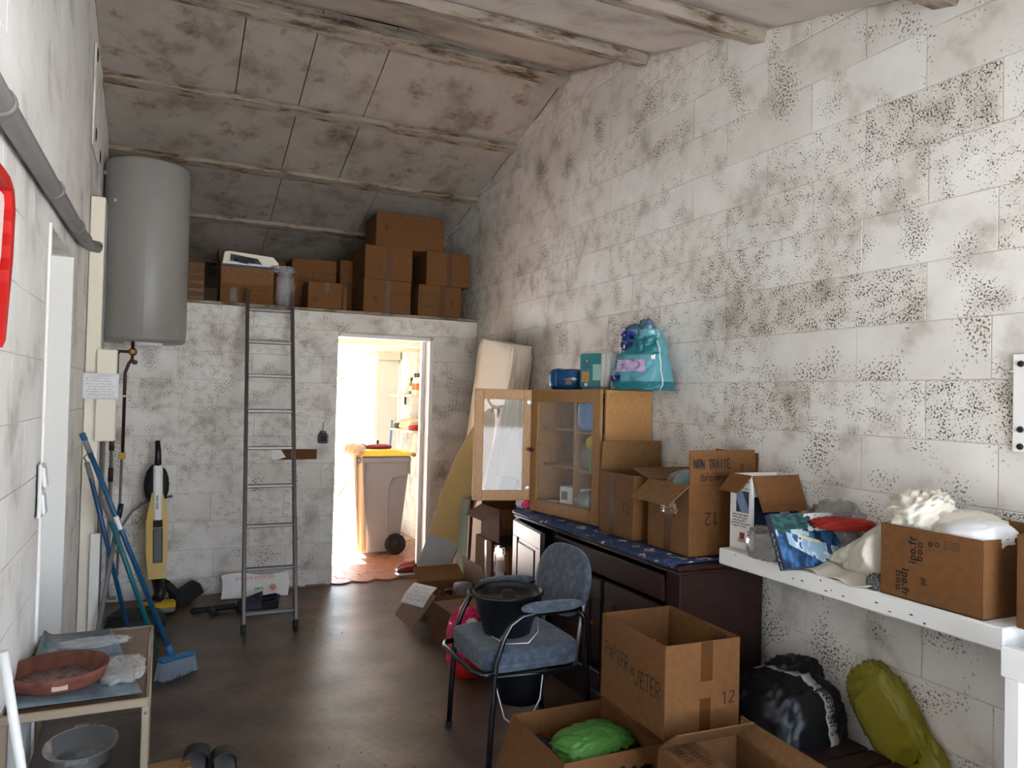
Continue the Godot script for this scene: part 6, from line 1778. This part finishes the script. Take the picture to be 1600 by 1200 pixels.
# ---------------------------------------------------------------- room behind the opening
func back_room() -> void:
	var o := thing("wheelie_bin", "grey wheeled bin with a yellow lid standing on the clay tiles", "bin", Vector3(1.95, 0.0125, -7.25))
	var d := 0.24
	var body := mb()
	var sec := func(y: float, x0: float, x1: float, hd: float) -> Array:
		return [Vector3(x0, y, -hd), Vector3(x1, y, -hd), Vector3(x1, y, hd), Vector3(x0, y, hd)]
	body.hexa(sec.call(0.03, -0.165, 0.155, d - 0.035) + sec.call(0.88, -0.275, 0.235, d))
	part("body", body, "bin_grey", o)
	part("rim", mb(Vector3(-0.02, 0.915, 0)).box(Vector3(0.545, 0.07, 2 * d + 0.035), Vector3.ZERO, 0.018), "bin_grey", o)
	part("moulded_panel", mb().sm().tube([Vector3(0.045, 0.06, d - 0.030), Vector3(0.03, 0.45, d - 0.015), Vector3(0.035, 0.66, d - 0.005), Vector3(0.07, 0.74, d - 0.003), Vector3(0.22, 0.77, d)], 0.006, 8), "bin_grey", o)
	for k in [-0.21, 0.235]:
		part("rib", mb(Vector3(k, 0.84, d + 0.006)).box(Vector3(0.02, 0.13, 0.02), Vector3.ZERO, 0.006), "bin_grey", o)
	part("lid", mb().hexa(sec.call(0.952, -0.30, 0.27, d + 0.02) + sec.call(1.005, -0.27, 0.10, d - 0.01)), "yellow_lid", o)
	part("lid_hinge", mb(Vector3(0.20, 0.965, 0)).box(Vector3(0.15, 0.035, 2 * d - 0.02), Vector3.ZERO, 0.012), "yellow_lid", o)
	part("hinge_pin", mb(Vector3(0.278, 0.962, d - 0.01), Vector3(90, 0, 0)).sm().lathe([Vector2(0.022, -0.03), Vector2(0.022, 0.02), Vector2(0.012, 0.03), Vector2(0, 0.031)], 16), "brass", o)
	part("lit_front", mb(Vector3(-0.235, 0.55, 0.0), Vector3(0, 0, 7.4)).box(Vector3(0.01, 0.62, 0.36), Vector3.ZERO, 0.003), "yellow_lid", o)  # yellow light on the bin front, put into the colour of this panel
	for k in [-1, 1]:
		var w := part("wheel", mb(Vector3(0.118, 0.10, k * 0.225), Vector3(90 * k, 0, 0)).sm().lathe([Vector2(0, -0.025), Vector2(0.09, -0.025), Vector2(0.10, -0.018), Vector2(0.10, 0.018), Vector2(0.09, 0.025), Vector2(0.066, 0.025), Vector2(0.06, 0.012), Vector2(0.035, 0.012), Vector2(0.03, 0.024), Vector2(0, 0.026)], 36), "rubber", o)
		var tr := mb()
		for i in 18:
			var a := TAU * i / 18.0
			tr.at(Vector3(0.118 + sin(a) * 0.092, 0.10 + cos(a) * 0.092, k * 0.2505), Vector3(0, 0, -rad_to_deg(a)))
			tr.box(Vector3(0.010, 0.022, 0.006), Vector3.ZERO, 0.002)
		part("tread", tr, "black_plastic", w)
	part("axle", mb().sm().tube([Vector3(0.118, 0.10, -0.22), Vector3(0.118, 0.10, 0.22)], 0.011, 10), "steel", o)
	# cloth thrown over the lid
	var cl := thing("beige_cloth", "beige cloth draped over the left end of the bin and hanging to the tiles", "cloth", Vector3(1.67, 0.0125, -7.06))
	part("bundle", mb().blob(Vector3(-0.02, 1.015, 0.0), Vector3(0.09, 0.05, 0.10), 0.8, 0.18, 2.2, 90), mat("beige", "#dcc3a2", 0.9), cl)
	part("hanging", mb().sm().sheet(func(u, v): return Vector3(-0.045 + 0.10 * u + 0.075 * v + 0.010 * sin(u * 11.0), 1.01 - 0.97 * v, 0.055 + 0.012 * sin(u * 9.0 + v * 4.0)), 14, 26, Vector3(0, 0, 0.004)), "beige", cl)
	solo("dark_cloth", "dark folded cloth lying on the yellow bin lid", "cloth", mb().blob(Vector3(0, 0.015, 0), Vector3(0.12, 0.022, 0.10), 0.8, 0.15, 2.2, 91, 0.0), "red_dark", Vector3(1.94, 1.02, -7.28))
	solo("pink_cloth", "small mauve cloth on the left corner of the yellow bin lid", "cloth", mb().blob(Vector3(0, 0.02, 0), Vector3(0.06, 0.025, 0.06), 0.8, 0.2, 2.2, 92, 0.0), mat("mauve", "#a487a8", 0.9), Vector3(1.755, 1.02, -7.30))
	# plank door standing open
	var dr := Node3D.new()
	dr.name = "door_2"
	add_child(dr)
	dr.set_meta("kind", "structure")
	dr.position = Vector3(1.99, 0.02, -8.42)
	dr.rotation_degrees.y = 3
	for k in 6:
		part("plank", mb(Vector3(0, 0.98, 0.06 + k * 0.118)).box(Vector3(0.03, 1.95, 0.115), Vector3.ZERO, 0.004), "cream_wood", dr)
	for v in [0.3, 1.65]:
		part("ledge", mb(Vector3(0.025, v, 0.36)).box(Vector3(0.02, 0.10, 0.66), Vector3.ZERO, 0.003), "cream_wood", dr)
	part("door_handle", mb(Vector3(0.03, 1.0, 0.68)).box(Vector3(0.03, 0.10, 0.02), Vector3.ZERO, 0.004), "black_metal", dr)
	# shelves on the side wall
	var s1 := thing("wall_shelf", "thin cream shelf with a scalloped edge high on the wall of the back room", "shelf", Vector3(2.40, 1.545, -7.84))
	part("board", mb().sm(false).sheet(func(u, v): return Vector3(-0.09 + 0.18 * u - 0.02 * sin(v * PI) * (1.0 - u), -0.012 * sin(v * PI), -0.42 + 0.84 * v), 4, 14, Vector3(0, 0.018, 0)), "cream_wood", s1)
	for z in [-0.3, 0.38]:
		part("bracket", mb(Vector3(0.07, -0.05, z)).box(Vector3(0.02, 0.10, 0.02), Vector3.ZERO, 0.003), "copper", s1)
	var s2 := thing("wall_shelf", "cream shelf with folded clothes on it in the back room", "shelf", Vector3(2.39, 1.178, -7.68))
	part("board", mb().box(Vector3(0.20, 0.025, 0.80), Vector3.ZERO, 0.004), "cream_wood", s2)
	for z in [-0.3, 0.3]:
		part("bracket", mb(Vector3(0.06, -0.06, z)).box(Vector3(0.03, 0.10, 0.02), Vector3.ZERO, 0.003), "cream_wood", s2)
	var bt := [["tall cream bottle with an orange label and black cap on the back room shelf", 0.17, "cream_plastic", "ink_orange", -7.46, 0.036], ["green bottle behind the cream one on the back room shelf", 0.13, "green_bottle", "paper", -7.60, 0.026], ["cream bottle with a black cap at the near end of the back room shelf", 0.17, "cream_plastic", "ink_orange", -7.375, 0.034]]
	for q in bt:
		var b := thing("bottle", q[0], "bottle", Vector3(2.37, 1.565, q[4]))
		var r: float = q[5]
		part("body", mb().sm().lathe([Vector2(0, 0), Vector2(r, 0), Vector2(r, q[1] * 0.8), Vector2(r * 0.5, q[1]), Vector2(r * 0.5, q[1] + 0.01)], 20), q[2], b)
		part("cap", mb(Vector3(0, q[1] + 0.005, 0)).sm().lathe([Vector2(r * 0.55, 0), Vector2(r * 0.55, 0.04), Vector2(0, 0.042)], 16), "black_plastic", b)
		part("label_print", mb(Vector3(0, q[1] * 0.25, 0)).sm().lathe([Vector2(r + 0.001, 0), Vector2(r + 0.001, q[1] * 0.4)], 20), q[3], b)
	var cl2 := [["beige clothes folded on the lower back room shelf", "beige", Vector3(2.38, 1.192, -7.62), Vector3(0.09, 0.06, 0.20), 93], ["red cloth on the near end of the lower back room shelf", "red_cloth", Vector3(2.385, 1.192, -7.40), Vector3(0.08, 0.03, 0.10), 94], ["dark brown cloth at the far end of the lower back room shelf", "copper", Vector3(2.37, 1.192, -7.92), Vector3(0.07, 0.03, 0.11), 95]]
	for q in cl2:
		solo("folded_cloth", q[0], "cloth", mb().blob(Vector3(0, q[3].y * 0.8, 0), q[3], 0.7, 0.14, 2.3, q[4], 0.0), q[1], q[2])
	solo("work_gloves", "orange and dark gloves hanging under the high shelf of the back room", "gloves", mb().blob(Vector3(0, 0, 0), Vector3(0.025, 0.06, 0.05), 0.8, 0.2, 2.3, 96).blob(Vector3(0.01, -0.09, -0.02), Vector3(0.02, 0.04, 0.03), 0.8, 0.2, 2.3, 97), "red_cloth", Vector3(2.455, 1.42, -7.42))
	var bs := thing("pole", "light blue pole leaning in the far corner of the back room", "pole", Vector3(2.30, 0.0125, -8.2))
	part("tube", mb().sm().tube([Vector3(-0.06, 0, 0.1), Vector3(0.07, 1.25, -0.1)], 0.012, 10), mat("light_blue", "#6f93c9", 0.4), bs)
	var wr := thing("wire_rack", "white folded wire drying rack leaning on the wall of the back room", "rack", Vector3(2.40, 0.0125, -8.0))
	for k in 8:
		part("wire", mb().sm().tube([Vector3(-0.05, 0.02, -0.30 + k * 0.07), Vector3(0.05, 1.20, -0.30 + k * 0.07)], 0.004, 6), "white_gloss", wr)
	for v in [0.04, 0.5, 1.0]:
		part("cross_wire", mb().sm().tube([Vector3(-0.05 + 0.1 * v / 1.2, v, -0.30), Vector3(-0.05 + 0.1 * v / 1.2, v, 0.19)], 0.005, 6), "white_gloss", wr)
	solo("green_mat", "green door mat on the sill of the yard door", "mat", mb(Vector3(0, 0.008, 0)).box(Vector3(0.62, 0.016, 0.40), Vector3.ZERO, 0.006), "green_mat", Vector3(1.55, 0.012, -8.36))


func yard_things() -> void:
	# boards leaning on a pale fence, seen in the glare
	var fe := thing("fence", "pale vertical board fence across the yard", "fence", Vector3(1.6, 0, -12.6))
	for k in 22:
		part("board", mb(Vector3(-1.6 + k * 0.152, 0.70, 0)).box(Vector3(0.145, 1.4 + 0.02 * (k % 3), 0.022), Vector3.ZERO, 0.003), "cream_wood", fe)
	for v in [0.4, 1.1]:
		part("rail", mb(Vector3(0, v, -0.03)).box(Vector3(3.4, 0.09, 0.03), Vector3.ZERO, 0.003), "cream_wood", fe)
	rng.seed = 12
	for k in 9:
		var pk := solo("plank", ["grey weathered plank leaning on the yard fence", "brown weathered plank leaning on the yard fence"][k % 2], "plank", mb(Vector3(0, 0.36, 0), Vector3(-18, 0, -34 + rng.randf_range(-4, 4))).box(Vector3(0.055, 0.78 + rng.randf() * 0.2, 0.02), Vector3.ZERO, 0.003), ["alu_grey", "bark"][k % 2], Vector3(1.85 + k * 0.075, 0.03, -10.6 + 0.03 * k), 0, "planks leaning on the yard fence")
		pk.name = pk.name
	var lb := thing("low_crate", "low pale wooden crate in front of the leaning planks", "crate", Vector3(2.15, -0.01, -10.2))
	part("side", mb(Vector3(0, 0.09, 0.13)).box(Vector3(0.7, 0.18, 0.015), Vector3.ZERO, 0.002), "cream_wood", lb)
	part("side", mb(Vector3(0, 0.09, -0.13)).box(Vector3(0.7, 0.18, 0.015), Vector3.ZERO, 0.002), "cream_wood", lb)
	for k in [-1, 1]:
		part("end", mb(Vector3(k * 0.34, 0.09, 0)).box(Vector3(0.015, 0.18, 0.245), Vector3.ZERO, 0.002), "cream_wood", lb)
	# a small tree behind the fence
	var tr := thing("tree", "leafy tree rising behind the yard fence", "tree", Vector3(2.3, 0, -13.2))
	part("trunk", mb().sm().tube([Vector3(0, 0, 0), Vector3(0.05, 1.2, 0), Vector3(-0.02, 2.2, 0.05), Vector3(0.1, 3.3, 0)], 0.09, 10, 0.03), "bark", tr)
	rng.seed = 44
	var br := mb().sm()
	var mm := MultiMesh.new()
	mm.transform_format = MultiMesh.TRANSFORM_3D
	mm.mesh = mb().sm(false).quad_leaf()
	mm.instance_count = 1400
	for k in 1400:
		var a := rng.randf() * TAU
		var r := sqrt(rng.randf()) * 1.0
		var y := 1.3 + rng.randf() * 2.2
		var bb := Basis.from_euler(Vector3(rng.randf() * TAU, rng.randf() * TAU, rng.randf() * TAU)).scaled(Vector3.ONE * rng.randf_range(0.7, 1.3))
		mm.set_instance_transform(k, Transform3D(bb, Vector3(cos(a) * r, y, sin(a) * r * 0.8)))
	for k in 12:
		var a := TAU * k / 12.0
		br.tube([Vector3(0, 1.3 + 0.12 * k, 0), Vector3(cos(a) * 0.4, 1.7 + 0.12 * k, sin(a) * 0.35), Vector3(cos(a) * 0.9, 1.95 + 0.12 * k, sin(a) * 0.7)], 0.03, 6, 0.008)
	part("branches", br, "bark", tr)
	var lv := MultiMeshInstance3D.new()
	lv.name = "leaves"
	lv.multimesh = mm
	lv.material_override = M.leaf
	lv.set_meta("kind", "stuff")
	tr.add_child(lv)


func _ready() -> void:
	set_view()
	materials()
	shell()
	yard()
	loft_goods()
	left_side()
	print_textures()
	sideboard()
	glass_cabinet()
	boxes_on_sideboard()
	wall_shelf()
	commode_chair()
	floor_things()
	corner()
	back_room()
	yard_things()
	small_litter()
